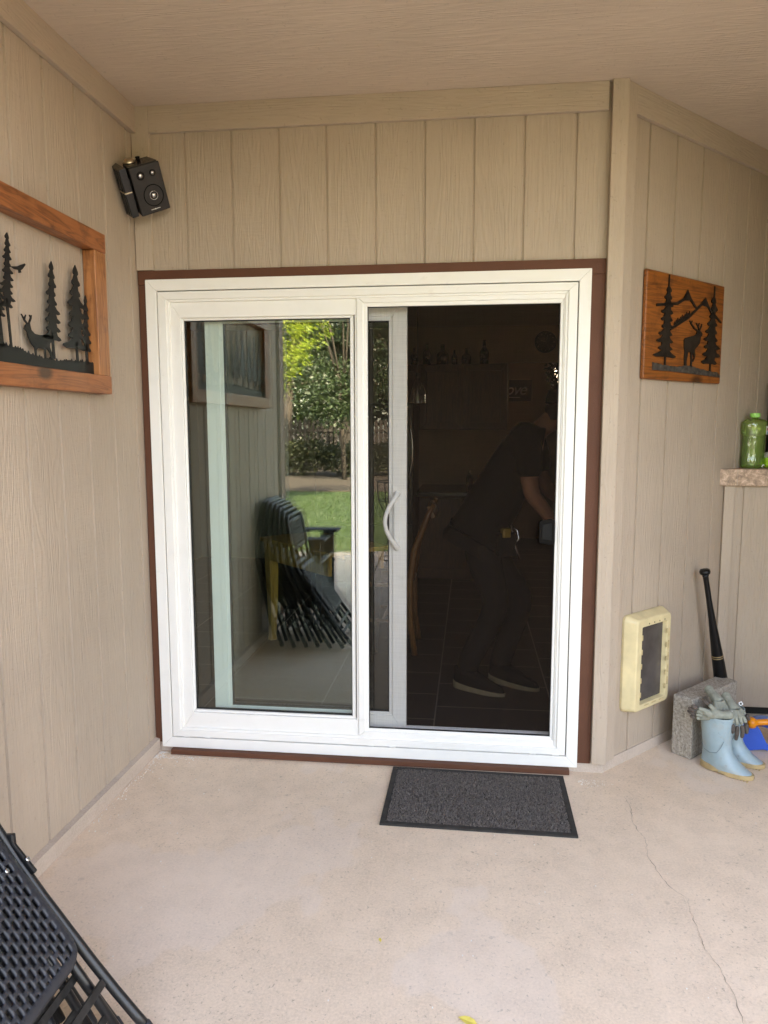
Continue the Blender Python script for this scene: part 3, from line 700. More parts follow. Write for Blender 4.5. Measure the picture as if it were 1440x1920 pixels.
# green cleaner bottle
gb = empty('plastic_bottle', (2.823, .775, 1.3158), R(20), 'clear green plastic bottle with green cap standing on the stone ledge', 'bottle')
prof = [(.002,.0),(.050,.0),(.058,.006),(.0605,.016),(.060,.055),(.0565,.062)]
for k in range(8): prof += [(.0590,.068+.012*k),(.0553,.074+.012*k)]
prof += [(.060,.168),(.064,.18),(.0655,.205),(.0655,.222),(.062,.236),(.050,.246),(.030,.251),(.018,.253),(.016,.257),(.016,.262)]
gb_ = MB().lathe(prof, 32); o = gb_.build('body', M['greenplastic'], gb)
o.scale = (1.0, .78, 1.0)
MB().lathe([(.015,.0),(.0562,.001),(.0568,.05),(.053,.066),(.052,.163),(.002,.164)], 28).build('liquid', bottle_mat('green_liquid', (.74,.88,.36), .05, .03), gb).scale = (.97,.75,1)
cp = MB(); 
vsn = 28
cp.lathe([(.0235,.258),(.0245,.260),(.0245,.277),(.0225,.280)], vsn).build('cap', M['greencap'], gb, .001)
lab = MB(); lv, lf_ = [], []
for k in range(9):
    a = R(-62+9*k); lv += [(.0668*math.cos(a), .0668*.79*math.sin(a), .172), (.0668*math.cos(a), .0668*.79*math.sin(a), .214)]
    if k: lf_.append((2*k-2,2*k,2*k+1,2*k-1))
lab.add(lv, lf_); lab.build('label', M['whitelabel'], gb, fixn=False)
for nm, z0, z1, mt_ in (('label_red', .192, .205, M['red']), ('label_blue', .174, .188, M['labelblue'])):
    lab = MB(); lv = []
    for k in range(7):
        a = R(-56+9*k); lv += [(.0672*math.cos(a), .0672*.79*math.sin(a), z0), (.0672*math.cos(a), .0672*.79*math.sin(a), z1)]
    lab.add(lv, [(2*k-2,2*k,2*k+1,2*k-1) for k in range(1,7)]); lab.build(nm, mt_, gb, fixn=False)
# water toy and ball beside it
wt = empty('water_toy', (2.905, .745, 1.3158), R(12), 'blue and lime tube shaped water toy lying beside the green bottle', 'toy')
X4 = Matrix.Rotation(R(90), 4, 'Y')
MB().lathe([(.028,.012),(.0305,.02),(.0305,.15),(.027,.155),(.027,.30),(.02,.31)], 20, Matrix.Translation((-.03,0,.0305)) @ X4).build('barrel', M['blue'], wt)
MB().lathe([(.002,-.006),(.022,-.005),(.0265,.0),(.027,.0118)], 20, Matrix.Translation((-.03,0,.0305)) @ X4).build('end_cap', M['lime'], wt)
MB().tube([(-.048,-.004,.006),(-.055,-.004,.010),(-.052,-.004,.017),(-.040,-.004,.018)], .0025, 6).build('ring', M['whitelabel'], wt)
bl = MB(); bl.lathe([(.040*math.sin(R(a)), .040-.040*math.cos(R(a))) for a in range(1,180,12)], 20, Matrix.Translation((2.925,.850,1.3158)))
tag(bl.build('ball', M['cream']), 'cream coloured ball behind the blue and lime toy', 'ball')

# ------------------------------------------------------------------ cinder block, bat, boots, gloves, ride-on toy
cbk = MB().box(0, .415, 0, .10, 0, .288)
ob = cbk.build('concrete_block', M['block'], None, .007, 3); ob.location = (2.407, .176, .0005); ob.rotation_euler = (0,0,R(45))
tag(ob, 'rough grey concrete block standing behind the blue boots', 'concrete block')
bt = empty('baseball_bat', (2.695, .575, 0), 0, 'black wooden baseball bat leaning knob up against the corner', 'bat')
p0 = Vector((2.700, .565, .012)); p1 = Vector((2.512, .452, .845)); d = (p1-p0); Lb = d.length
BM = d.to_track_quat('Z','Y').to_matrix().to_4x4()
MB().lathe([(.004,-.012),(.024,-.008),(.0315,.02),(.033,.10),(.0325,.25),(.029,.37),(.0225,.49),(.0165,.60),(.0135,.70),(.0128,.80),(.014,.822),(.017,.832)], 24, Matrix.Translation(p0-Vector((2.695,.575,0))) @ BM).build('barrel', M['bat'], bt)
MB().lathe([(.017,.8322),(.0245,.838),(.0255,.848),(.0225,.856),(.004,.859)], 24, Matrix.Translation(p0-Vector((2.695,.575,0))) @ BM).build('knob', M['bat'], bt)
rg = MB()
for z, r_ in ((.388,.0284),(.398,.0279)): rg.lathe([(r_,z),(r_+.0004,z+.001),(r_+.0002,z+.004),(r_-.0006,z+.005)], 24, Matrix.Translation(p0-Vector((2.695,.575,0))) @ BM, False)
rg.build('gold_ring', M['batring'], bt)

def make_boot():
    root = empty('rubber_boot', (0,0,0))
    # local x = toe direction; ellipse sections of the shaft turning into the foot
    mb = MB(); secs = []   # (centre x, z, half length, half width, tilt)
    for (cx, cz, a, b, tl) in ((-.004,.250,.066,.055,0),(-.004,.247,.0675,.0565,0),(-.004,.238,.066,.055,0),(-.003,.19,.063,.052,0),(-.001,.14,.059,.047,0),(.002,.10,.058,.043,4),(.012,.078,.068,.041,14),(.026,.058,.083,.042,20),(.040,.040,.098,.0445,16),(.046,.022,.107,.046,6),(.046,.010,.108,.045,0)):
        secs.append((cx,cz,a,b,tl))
    n = 36; vs = []
    for cx, cz, a, b, tl in secs:
        for k in range(n):
            q = 2*math.pi*k/n; x = math.cos(q); y = math.sin(q)
            yy = y*b*(1+.10*x*(cz < .07)); xx = x*a
            vs.append((cx+xx, yy, cz - math.tan(R(tl))*xx*.55))
    fs = [(i*n+k, i*n+(k+1)%n, (i+1)*n+(k+1)%n, (i+1)*n+k) for i in range(len(secs)-1) for k in range(n)]
    mb.add(vs, fs, True)
    sh = mb.build('shaft', M['boot'], root)
    ss = sh.modifiers.new('sub','SUBSURF'); ss.levels = 1; ss.render_levels = 1
    so_ = sh.modifiers.new('thick','SOLIDIFY'); so_.thickness = .004; so_.offset = -1
    MB().lathe([(.001,.10),(.045,.10),(.052,.19),(.0545,.232)], 24, None, False).build('lining', M['bootin'], root).scale = (1.1,.92,1)
    # moulded panel line on the side
    ln = MB()
    for sg in (-1, 1):
        ln.tube([(-.048,sg*.036,.120),(-.036,sg*.0415,.095),(-.012,sg*.0445,.086),(.016,sg*.0430,.092),(.032,sg*.0400,.120),(.042,sg*.0385,.150)], .0012, 6)
    ln.build('panel_line', M['boot_line'], root)
    sl = MB(); out = []
    for k in range(40):
        q = 2*math.pi*k/40; x = math.cos(q); y = math.sin(q)
        out.append((.046+x*.1095, y*.0485*(1-.07*math.exp(-((x+.15)/.35)**2))*(1+.06*x)))
    def under(x):
        if x < -.005: return .0
        if x < .03: return .014*math.sin((x+.005)/.035*math.pi/2)
        if x < .055: return .014*math.cos((x-.03)/.025*math.pi/2)
        return .0
    nv_ = len(out)
    vs = [(x,y,under(x)) for x,y in out] + [(x*1.0,y,.020 + (.010 if x < 0 else .0)) for x,y in out]
    sl.add(vs, [tuple(range(nv_-1,-1,-1)), tuple(range(nv_,2*nv_))] + [(i,(i+1)%nv_,(i+1)%nv_+nv_,i+nv_) for i in range(nv_)])
    for k in range(7): sl.box(.065+.012*k, .071+.012*k, -.04, .04, -.002, .003)
    sl.build('sole', M['bootsole'], root, .003)
    return root
b1_ = make_boot(); b1_.location = (2.493, .103, .002); b1_.rotation_euler = (0,0,R(-38)); b1_.scale = (1.05,1.05,1.0)
tag(b1_, 'pale blue rubber boot nearer the doormat, gloves hanging over its top', 'boot', 'pale blue rubber boots')
b2_ = copy_tree(b1_); b2_.location = (2.577, .212, .002); b2_.rotation_euler = (0,0,R(-33))
tag(b2_, 'pale blue rubber boot beside the blue toy, partly hidden by its pair', 'boot', 'pale blue rubber boots')

def glove(label, o, ax, ay, az, curl, droop):
    """cuff, palm, five fingers; local a = finger direction, b = across, c = back of hand"""
    root = empty('work_glove', o, 0, label, 'glove', 'knit work gloves on the boots'); root.scale = (.9,.9,.9)
    ax, ay, az = (Vector(v).normalized() for v in (ax, ay, az))
    P = lambda a, b, c: tuple(ax*a + ay*b + az*c)
    v = [(*P(0,0,0),.027),(*P(-.04,0,.0),.021),(*P(-.095,.004,-.004),.027),(*P(.035,.014,0),.019),(*P(.035,-.016,0),.019)]
    e = [(0,1),(1,2),(0,3),(0,4)]
    tips = []; 
    for i, (b, l) in enumerate(((.030,.062),(.011,.072),(-.010,.068),(-.030,.052))):
        base = 3 if i < 2 else 4
        st_ = len(v); cz = -droop*.02; dq = curl*(1+.25*((i*7)%3-1))
        v.append((*P(.052, b*1.05, cz), .0105)); e.append((base, st_))
        v.append((*P(.052+l*.42, b*1.15, cz-.012*dq), .0100)); e.append((st_, st_+1))
        tips.append([(.052+l*.42, b*1.15, cz-.012*dq), (.052+l*.72, b*1.2, cz-.030*dq), (.052+l*.90, b*1.2, cz-.052*dq)])
    st_ = len(v); v += [(*P(.005,.036,-.006),.0125),(*P(.030,.058,-.014),.011)]; e += [(0,st_),(st_,st_+1)]
    tips.append([(.030,.058,-.014),(.045,.066,-.020),(.058,.070,-.028)])
    skin('knit', v, e, M['glove'], root, 2)
    for t in tips:
        q = [P(*t[0]), P(*t[1]), P(*t[2])]
        skin('fingertip', [(*q[0],.0112),(*q[1],.0112),(*q[2],.0085)], [(0,1),(1,2)], M['glovetip'], root, 2)
    return root
glove('pale knit work glove draped over the boot top, cuff up on the block', (2.500,.150,.300), (.28,-.80,-.45), (.93,.30,.05), (.1,-.45,.85), 1.5, .3)
g2 = glove('pale knit work glove lying flat at the left side of the boot top', (2.462,.072,.262), (-.95,-.02,.02), (.03,-.45,.88), (.02,-.88,-.45), .5, .1)
g3 = glove('pale knit work glove stuffed in the boot opening beside its white tag', (2.560,.118,.278), (.22,-.80,-.55), (.93,.3,0), (.1,-.5,.85), 1.4, .2)
MB().tube([(-.03,-.03,-.012),(-.018,-.037,-.002),(.0,-.036,-.006),(.008,-.034,-.03)], .0022, 6).build('white_cord', M['white_print'], g3)
MB().obox((.034,-.004,.028), (.8,-.1,.5), (-.4,.3,.8), (.3,.9,.1), .009, .009, .0008).build('white_tag', M['white_print'], g3)
MB().obox((.0337,-.0052,.0279), (.8,-.1,.5), (-.4,.3,.8), (.3,.9,.1), .0045, .005, .0008).build('tag_mark', M['gasket'], g3)

ty = empty('ride_on_toy', (2.70, .33, 0), 0, 'blue plastic ride on toy with an orange handle and red hub', 'toy')
Y4 = Matrix(((1,0,0,0),(0,0,-1,0),(0,1,0,0),(0,0,0,1)))
body = [(-.045,.0),(-.045,.05),(-.043,.085),(-.036,.112),(-.022,.130),(.0,.139),(.02,.138),(.036,.130),(.050,.115),(.062,.094),(.073,.070),(.085,.046),(.098,.030),(.115,.020),(.14,.014),(.22,.010),(.22,.0),(.15,.0),(.11,.002),(.075,.010),(.04,.006),(.0,.0)]
for q_ in ((0,0,0),): MB().prism(body, Matrix.Translation(q_) @ Y4, .022).build('side_panel', M['blue'], ty, .006, 3)
top_ = MB(); tp2 = [(-.045,.05),(-.036,.112),(-.0,.139),(.02,.138),(.050,.115)]
vs = [(x,-.0215,z-.004) for x,z in tp2] + [(x+.01,.13,z-.004) for x,z in tp2]
top_.add(vs, [(i,i+1,i+6,i+5) for i in range(4)]); o = top_.build('seat_hump', M['bluefade'], ty); sm = o.modifiers.new('t','SOLIDIFY'); sm.thickness = .006
arch = [(.075,.112),(.10,.124),(.15,.130),(.30,.130),(.30,.045),(.20,.03),(.155,.030),(.142,.045),(.132,.066),(.118,.088),(.10,.103),(.085,.107)]
MB().prism(arch, Matrix.Translation((0,.03,0)) @ Y4, .02).build('rear_panel', M['blue'], ty, .005, 3)
hs = MB(); hs.lathe([(.036*math.sin(R(a)), .036*math.cos(R(a))) for a in range(4,178,12)], 20, Matrix.Translation((.06,.08,.155)))
hs.build('back_wheel', M['bluefade'], ty).scale = (1.6, .8, .75)
oh = MB(); H4 = Matrix.Translation((-.002,-.055,.152)) @ Matrix.Scale(1.3, 4) @ Matrix.Rotation(R(84), 4, 'Y')
oh.lathe([(.003,-.012),(.016,-.010),(.0205,.0),(.019,.012),(.012,.018),(.0105,.026),(.0110,.034),(.0105,.042),(.0110,.05),(.0105,.058),(.0105,.10)], 20, H4)
oh.build('handle', M['orange'], ty)
rh = MB()
for z in (.115,.142,.169,.196): rh.lathe([(.001,-.016),(.013,-.010),(.017,0),(.013,.010),(.001,.016)], 16, Matrix.Translation((.118,-.055,z)))
rh.build('hub', M['red'], ty)

# fallen leaves and crumbs on the slab
def leaf(loc, s, rz, label):
    mb = MB(); pts = [(0,-1),(.35,-.55),(.5,0),(.35,.5),(0,1),(-.3,.5),(-.45,0),(-.32,-.55)]
    vs = [(x*s, y*s, .004+.006*abs(x)*(1 if i % 2 else .4)) for i,(x,y) in enumerate(pts)] + [(0,0,.003)]
    mb.add(vs, [(i,(i+1)%8,8) for i in range(8)]); o = mb.build('fallen_leaf', M['leafy'], None, fixn=False); o.location = loc; o.rotation_euler = (0,0,rz)
    sd2 = o.modifiers.new('t','SOLIDIFY'); sd2.thickness = .0006
    tag(o, label, 'leaf', 'fallen yellow leaves')
leaf((1.392,-1.440,.0), .026, R(70), 'larger curled yellow leaf on the slab at the bottom edge of the photo')
leaf((1.13,-1.17,.0), .009, R(20), 'tiny yellow leaf on the open slab between the chairs and the doormat')
db = MB()
for k in range(330):
    t = random.random()**3.2; x = XL + .008 + abs(random.gauss(0,.022)) + .12*(random.random() < .15)*random.random(); y = -.02 - t*.75
    if random.random() < .35: x = XL+random.random()**1.5*.30; y = -.055-abs(random.gauss(0,.02))
    s = random.uniform(.0006,.0019); db.box(x-s,x+s,y-s*random.uniform(.5,1.6),y+s,.0,s*1.3)
for k in range(90):
    x = random.uniform(0,2.6); y = random.uniform(-1.5,-.1); s = random.uniform(.0006,.0018); db.box(x-s,x+s,y-s,y+s*random.uniform(1,2),.0,s)
for k in range(60):
    x = 1.86+abs(random.gauss(0,.08)); y = -.07-abs(random.gauss(0,.03)); s = random.uniform(.0006,.0018); db.box(x-s,x+s,y-s,y+s,.0,s)
tag(db.build('debris_crumbs', M['debris'], None), 'white plaster crumbs scattered along the wall foot', 'debris', kind='stuff')
oc = empty('wall_outlet', (XL-.021, -1.61, .525), R(-90), 'small taupe outlet cover low on the left wall behind the chairs', 'outlet')
MB().box(-.035,.035,.001,.007,-.058,.058).build('cover_plate', M['outlet'], oc, .002)
MB().box(-.016,.016,.0072,.009,-.04,-.008).box(-.016,.016,.0072,.009,.008,.04).build('socket', M['outlet'], oc, .001)

# ------------------------------------------------------------------ folding chairs stacked against the left wall
def perforated(w, h, r, nx, ny, pattern, th, rowshift=0):
    """rounded panel in the local y-z plane with a real pattern of slots"""
    xs = np.linspace(-w/2, w/2, nx+1); zs = np.linspace(0, h, ny+1)
    vs = []
    for j, z in enumerate(zs):
        for i, x in enumerate(xs):
            X_, Z_ = x, z
            cx = max(abs(x)-(w/2-r), 0); cz = max(abs(z-h/2)-(h/2-r), 0)
            if cx > 0 and cz > 0:
                a, b = cx/r, cz/r; a2 = a*math.sqrt(1-b*b/2); b2 = b*math.sqrt(1-a*a/2)
                X_ = math.copysign(w/2-r+a2*r, x); Z_ = h/2+math.copysign(h/2-r+b2*r, z-h/2)
            edge = max(abs(x)/(w/2), abs(z-h/2)/(h/2))
            vs.append((-.010*max(0,(edge-.88)/.12)**2, X_, Z_))
    fs = []
    for j in range(ny):
        for i in range(nx):
            if 4 <= i < nx-4 and 5 <= j < ny-5 and pattern(i-4, j-5): continue
            a = j*(nx+1)+i; fs.append((a, a+1, a+nx+2, a+nx+1))
    return vs, fs
def make_chair():
    root = empty('folding_chair', (0,0,0))
    W2 = .215; BZ = .68; tl = R(25)
    up = lambda s_, off=0: (math.sin(tl)*s_+math.cos(tl)*off, BZ+math.cos(tl)*s_-math.sin(tl)*off)
    main = []
    for sg in (1,):
        pts = []
        for z, x in ((0.0,.018),(.07,.012),(.15,.006),(.24,.002),(.34,0),(.45,-.002),(.56,0)): pts.append((x, W2, z))
        pts += [(.006, W2, .66), (.018, W2, .705)]
        for s_ in (.08, .16, .24, .30): x, z = up(s_); pts.append((x, W2, z))
        x, z = up(.335); pts.append((x, W2-.012, z)); x, z = up(.355); pts.append((x, W2-.04, z)); x, z = up(.362); pts.append((x, W2-.08, z))
    full = pts + [(p[0], -p[1], p[2]) for p in reversed(pts)]
    MB().tube(full, .0130, 12).build('main_frame', M['chair_tube'], root)
    rear = [(-.030, W2-.026, .055), (-.024, W2-.026, .25), (-.014, W2-.024, .52), (.004, W2-.022, .60)]
    for sg in (1, -1): MB().tube([(p[0], p[1]*sg, p[2]) for p in rear], .0115, 10).build('rear_leg', M['chair_tube'], root)
    MB().bar((-.030,-W2+.03,.115),(-.030,W2-.03,.115),.019,.008,(1,0,0)).build('rear_crossbar', M['worn_bar'], root, .002)
    MB().bar((.002,-W2+.008,.185),(.002,W2-.008,.185),.020,.009,(1,0,0)).build('front_crossbar', M['worn_bar'], root, .002)
    for sg in (1,-1):
        MB().lathe([(.0135,-.006),(.0145,.0),(.0145,.03),(.012,.034)], 12, Matrix.Translation((.017,sg*W2,0.004))).build('foot_cap', M['resin'], root)
    # hinge bracket with a clip at each side, and bolts
    for sg in (1,-1):
        hb = MB().bar((.010,sg*(W2+.002),.505),(.006,sg*(W2+.002),.60),.030,.012,(0,1,0)).bar((.006,sg*(W2+.003),.595),(.020,sg*(W2+.007),.622),.026,.016,(0,1,0)).build('hinge_bracket', M['chair_tube'], root, .004)
        MB().lathe([(.0065,0),(.0065,.004),(.003,.005)], 10, Matrix.Translation((.026,sg*(W2-.002),.545)) @ Matrix.Rotation(R(90),4,'Y')).build('bolt', M['bolt'], hb)
    vs, fs = perforated(.385, .405, .06, 59, 70, lambda i, j: i % 3 < 2 and (j + 3*((i//3) % 2)) % 6 < 4, .008)
    seat = MB().add(vs, fs).build('seat', M['resin'], root, fixn=False); seat.location = (.030, 0, .275)
    for f_ in seat.data.polygons: f_.use_smooth = True
    sd_ = seat.modifiers.new('thick','SOLIDIFY'); sd_.thickness = .009; sd_.offset = -1
    nub = MB()
    for k in range(17):
        y = -.16+.02*k; nub.box(.0302,.0312,y-.004,y+.004,.296,.302)
        z = .32+.02*k
        if z < .66: nub.box(.0302,.0312,.170,.176,z-.004,z+.004).box(.0302,.0312,-.176,-.170,z-.004,z+.004)
    nub.build('raised_mark', M['resin'], root)
    for sg in (1,-1): MB().lathe([(.006,0),(.006,.003),(.002,.004)], 10, Matrix.Translation((.031,sg*.14,.56)) @ Matrix.Rotation(R(90),4,'Y')).build('seat_bolt', M['bolt'], root)
    vs, fs = perforated(.375, .225, .05, 54, 36, lambda i, j: ((i + (2 if (j//4) % 2 else 0)) % 4 in (0,1)) and j % 4 in (0,1,2), .006)
    bk_ = MB().add(vs, fs).build('backrest', M['resin'], root, fixn=False); x, z = up(.115, .004); bk_.location = (x, 0, z); bk_.rotation_euler = (0, tl, 0)
    for f_ in bk_.data.polygons: f_.use_smooth = True
    sd_ = bk_.modifiers.new('thick','SOLIDIFY'); sd_.thickness = .007; sd_.offset = -1
    return root
ch0 = make_chair(); NCH = 7
labs = ['black folding chair leaning nearest the left wall, first in the row', 'black folding chair second out from the left wall', 'black folding chair third out from the left wall', 'black folding chair in the middle of the leaning row, fourth out',
        'black folding chair third in from the open side of the row', 'black folding chair directly behind the outermost one', 'outermost black folding chair facing the patio, perforated seat fully in view']
for i in range(NCH):
    o = ch0 if i == 0 else copy_tree(ch0)
    t = i/(NCH-1); foot = .075 + (.592-.075)*t; topx = -.030 + (.135+.030)*t
    k_ = foot-topx; th = math.asin(k_/math.hypot(1.0,.15)) + math.atan(.15)
    o.location = (foot, -1.800 + (.014*((i*5) % 3-1) if i < NCH-1 else 0), .002); o.rotation_euler = (0, -th, R(random.uniform(-1.2,1.2) if i < NCH-1 else 0))
    tag(o, labs[i], 'folding chair', 'black folding chairs leaning on the left wall')
yt = MB().bar((.30,-1.70,.004),(.36,-1.76,.006),.02,.004); tag(yt.build('yellow_strip', M['yellow_tag'], None), 'scrap of yellow tape on the slab under the folding chairs', 'tape')
# ------------------------------------------------------------------ interior seen through the door
def interior_floor_mat():
    m, nt, b = nmat('dark_plank_tile')
    t = node(nt, 'ShaderNodeTexCoord'); sep = node(nt, 'ShaderNodeSeparateXYZ'); nt.links.new(t.outputs['Object'], sep.inputs[0])
    cmb = node(nt, 'ShaderNodeCombineXYZ'); nt.links.new(mth(nt,'ADD',sep.outputs['Y'],-.15), cmb.inputs[0]); nt.links.new(mth(nt,'ADD',sep.outputs['X'],-.62), cmb.inputs[1])
    bk = node(nt, 'ShaderNodeTexBrick'); nt.links.new(cmb.outputs[0], bk.inputs['Vector'])
    bk.inputs['Scale'].default_value = 1; bk.inputs['Brick Width'].default_value = .345; bk.inputs['Row Height'].default_value = .60; bk.inputs['Mortar Size'].default_value = .004
    bk.inputs['Color1'].default_value = (.032,.021,.017,1); bk.inputs['Color2'].default_value = (.042,.028,.022,1); bk.inputs['Mortar'].default_value = (.16,.13,.11,1); bk.inputs['Mortar Smooth'].default_value = .1
    n = noise(nt, coords(nt), 6, 5)
    setc(nt, b, mix(nt, mth(nt,'MULTIPLY',n,.3), bk.outputs['Color'], (.08,.06,.05))); b.inputs['Roughness'].default_value = .7; b.inputs['Specular IOR Level'].default_value = .25
    return m
M['itile'] = interior_floor_mat()
M['iwall'] = simple('tan_interior_paint', (.30,.24,.17), .8, .05, 4)
M['iwall2'] = simple('beige_interior_paint', (.34,.25,.17), .8, .05, 4)
M['iceil'] = simple('interior_ceiling_paint', (.42,.38,.32), .9, .04, 4)
M['icab'] = stained_wood('dark_cherry_cabinet', (.035,.014,.008), (.085,.035,.018), 2, 1, .4, False)
M['fridge'] = simple('dark_stainless_steel', (.06,.055,.052), .3, .15, 10, .6)
M['steel'] = simple('brushed_steel_handle', (.55,.53,.50), .25, .05, 10, 1.0)
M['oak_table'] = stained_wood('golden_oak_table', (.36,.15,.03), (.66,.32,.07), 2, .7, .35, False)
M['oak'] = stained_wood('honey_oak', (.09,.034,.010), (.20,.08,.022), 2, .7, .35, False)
M['dglass'] = simple('dark_bottle_glass', (.012,.02,.012), .1)
M['sign'] = simple('charcoal_sign_board', (.05,.05,.05), .7)
M['clockface'] = simple('brown_clock_face', (.16,.13,.10), .6)
M['skin'] = simple('skin', (.20,.085,.05), .7, .08, 20, spec=.15)
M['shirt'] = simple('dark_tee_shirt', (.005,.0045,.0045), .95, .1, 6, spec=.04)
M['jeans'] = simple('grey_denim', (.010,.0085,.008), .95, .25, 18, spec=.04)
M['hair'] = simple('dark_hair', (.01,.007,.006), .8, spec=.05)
M['shoe'] = simple('dark_work_shoe', (.010,.008,.007), .8, spec=.04)
M['shoesole'] = simple('tan_crepe_sole', (.25,.18,.10), .7, .15, 30)
M['tape'] = simple('yellow_tape_case', (.18,.10,.012), .4)

I4 = Matrix.Identity(4)
tag(MB().prism([(-1.6,.165),(1.92,.165),(2.02,.165),(3.16,1.31),(4.2,1.31),(4.2,6.45),(-1.6,6.45)], Matrix.Translation((0,0,.02)), .06).build('interior_floor', M['itile']), None, None, kind='structure')
tag(MB().prism([(-1.7,-2.2),(-.11,-2.2),(-.11,.05),(1.95,.05),(2.0,.10),(3.20,1.30),(4.3,1.30),(4.3,6.5),(-1.7,6.5)], Matrix.Translation((0,0,2.56)), .06).build('interior_ceiling', M['iceil']), None, None, kind='structure')
iw = empty('interior_wall', (0,0,0), 0, 'dim tan kitchen walls behind the screen with an open doorway', 'wall')
w_ = MB()
w_.box(-1.7,-1.6,-2.2,6.5,0,2.56).box(4.2,4.3,1.3,6.5,0,2.56)
w_.box(-1.6,1.775,4.6,4.72,.08,2.56).box(1.775,2.75,4.6,4.72,2.19,2.56).box(2.75,4.2,4.6,4.72,.08,2.56)
w_.build('kitchen_wall', M['iwall'], iw)
w2 = MB(); w2.box(-1.6,2.395,6.4,6.5,.08,2.56).box(3.3,4.2,6.4,6.5,.08,2.56).box(2.33,3.3,6.4,6.5,.08,1.78).box(2.33,3.3,6.4,6.5,2.36,2.56)
w2.build('far_wall', M['iwall2'], iw)
MB().box(1.55,1.774,4.59,4.5995,.08,2.25).build('door_trim', M['iwall'], iw)
wd = MB(); ring(wd, 2.396, 3.299, 1.781, 2.359, .04, 6.41, 6.47); wd.box(2.80,2.83,6.42,6.46,1.83,2.32); wdo = wd.build('window', M['vinyl'], iw)
MB().box(2.437,3.258,6.438,6.444,1.822,2.318).build('pane', M['clearglass'], wdo)
# fridge
fg = empty('refrigerator', (.43,3.65,.08), 0, 'tall dark steel refrigerator with a long bowed handle in the kitchen', 'refrigerator')
MB().box(-.45,.45,-.30,.38,.02,1.66).build('body', M['fridge'], fg, .01)
for x0, x1 in ((-.448,-.003),(.003,.448)): MB().box(x0,x1,-.35,-.302,.58,1.655).build('door', M['fridge'], fg, .012, 3)
MB().box(-.448,.448,-.35,-.302,.03,.57).build('drawer', M['fridge'], fg, .012, 3)
for sx in (.40,.33):
    MB().tube([(sx-.045*1*(1-math.cos(R(0))),-.352,.86)]+[(sx+.055*math.sin(math.pi*k/12)-.01,-.352-.055*math.sin(math.pi*k/12)**.5,.88+.72*k/12) for k in range(1,12)]+[(sx,-.352,1.62)], .011, 8).build('handle', M['steel'], fg)
    break
kc = empty('kitchen_cabinet', (1.10,4.59,0), 0, 'dark wooden wall cabinet in the kitchen with bottles along its top', 'cabinet')
MB().box(-.66,.64,-.34,0,1.50,2.15).build('body', M['icab'], kc, .003)
for k in range(3): 
    d_ = MB(); ring(d_, -.655+.432*k, -.228+.432*k, 1.51, 2.14, .06, -.362, -.341); d_.box(-.59+.432*k,-.29+.432*k,-.352,-.3412,1.57,2.08); d_.build('door', M['icab'], kc, .002)
kb = empty('kitchen_counter', (1.30,4.0,.08), 0, 'dark kitchen base cabinet with a black counter top', 'counter')
MB().box(-.40,.42,-.30,.59,.0,.80).build('body', M['icab'], kb, .003)
MB().box(-.42,.46,-.36,.59,.802,.84).build('counter_top', M['speaker_top'], kb, .004)
for k in range(2): MB().box(-.39+.405*k,.0+.405*k,-.321,-.301,.10,.78).build('door', M['icab'], kb, .004)
mg = empty('mug', (1.515,3.82,.9215), 0, 'dark mug on the kitchen counter', 'mug')
MB().lathe([(.001,0),(.038,0),(.042,.01),(.042,.10),(.039,.10),(.036,.012)], 20).build('cup', M['fridge'], mg)
MB().tube([(.040,0,.025),(.065,0,.03),(.07,0,.055),(.06,0,.08),(.040,0,.082)], .005, 8).build('handle', M['fridge'], mg)
MB().lathe([(.001,0),(.03,0),(.033,.006),(.033,.12),(.02,.15),(.012,.155),(.012,.19)],16).build('body', M['dglass'], empty('soap_bottle',(1.38,3.86,.9215),0,'small dark bottle on the kitchen counter left of the mug','bottle'))
for i,(x,h,r_) in enumerate(((.66,.20,.05),(.80,.17,.036),(.93,.22,.042),(1.09,.20,.06),(1.21,.15,.03),(1.33,.16,.048),(1.51,.24,.046))):
    lb_ = ['round dark jar','squat dark bottle','slender dark bottle','fat dark jug','smallest dark bottle','short round dark bottle','tallest dark bottle, with a long neck,'][i]
    e_ = empty('bottle', (x,4.40,2.1505), 0, lb_+' on top of the kitchen cabinet', 'bottle', 'bottles on the kitchen cabinet')
    MB().lathe([(.001,0),(r_,0),(r_,h*.5),(r_*.85,h*.6),(r_*.35,h*.74),(r_*.3,h*.97)], 18).build('body', M['dglass'], e_)
    MB().lathe([(.001,h*.971),(r_*.36,h*.972),(r_*.36,h*1.03),(.001,h*1.035)], 12).build('stopper', M['icab'], e_)
pn = empty('pendant_lamp', (.965,2.6,1.715), 0, 'unlit clear glass bell pendant lamp hanging in the kitchen', 'lamp')
MB().lathe([(.066,0),(.064,.05),(.056,.10),(.036,.15),(.016,.175),(.016,.19),(.014,.19),(.014,.174),(.034,.148),(.053,.099),(.0615,.05),(.0635,0)], 28, None, False).build('shade', M['clearglass'], pn)
MB().lathe([(.001,.08),(.018,.09),(.024,.115),(.015,.145),(.014,.189)], 16).build('bulb', M['clearglass'], pn)
MB().lathe([(.015,.19),(.019,.195),(.019,.23),(.004,.235),(.003,.84)], 14).build('stem', M['fridge'], pn)
ck = empty('wall_clock', (2.135,4.592,2.39), 0, 'round wall clock above the doorway in the kitchen', 'clock')
MB().lathe([(.108,.0),(.112,.008),(.106,.02),(.098,.02),(.096,.008)], 36, Matrix.Rotation(R(90),4,'X')).build('rim', M['fridge'], ck)
MB().lathe([(.001,.0),(.096,.0),(.096,.007),(.001,.0075)], 36, Matrix.Rotation(R(90),4,'X')).build('face', M['clockface'], ck)
hm = MB().bar((0,-.010,0),(-.055,-.010,.02),.005,.002).bar((0,-.010,0),(.02,-.010,.075),.004,.002)
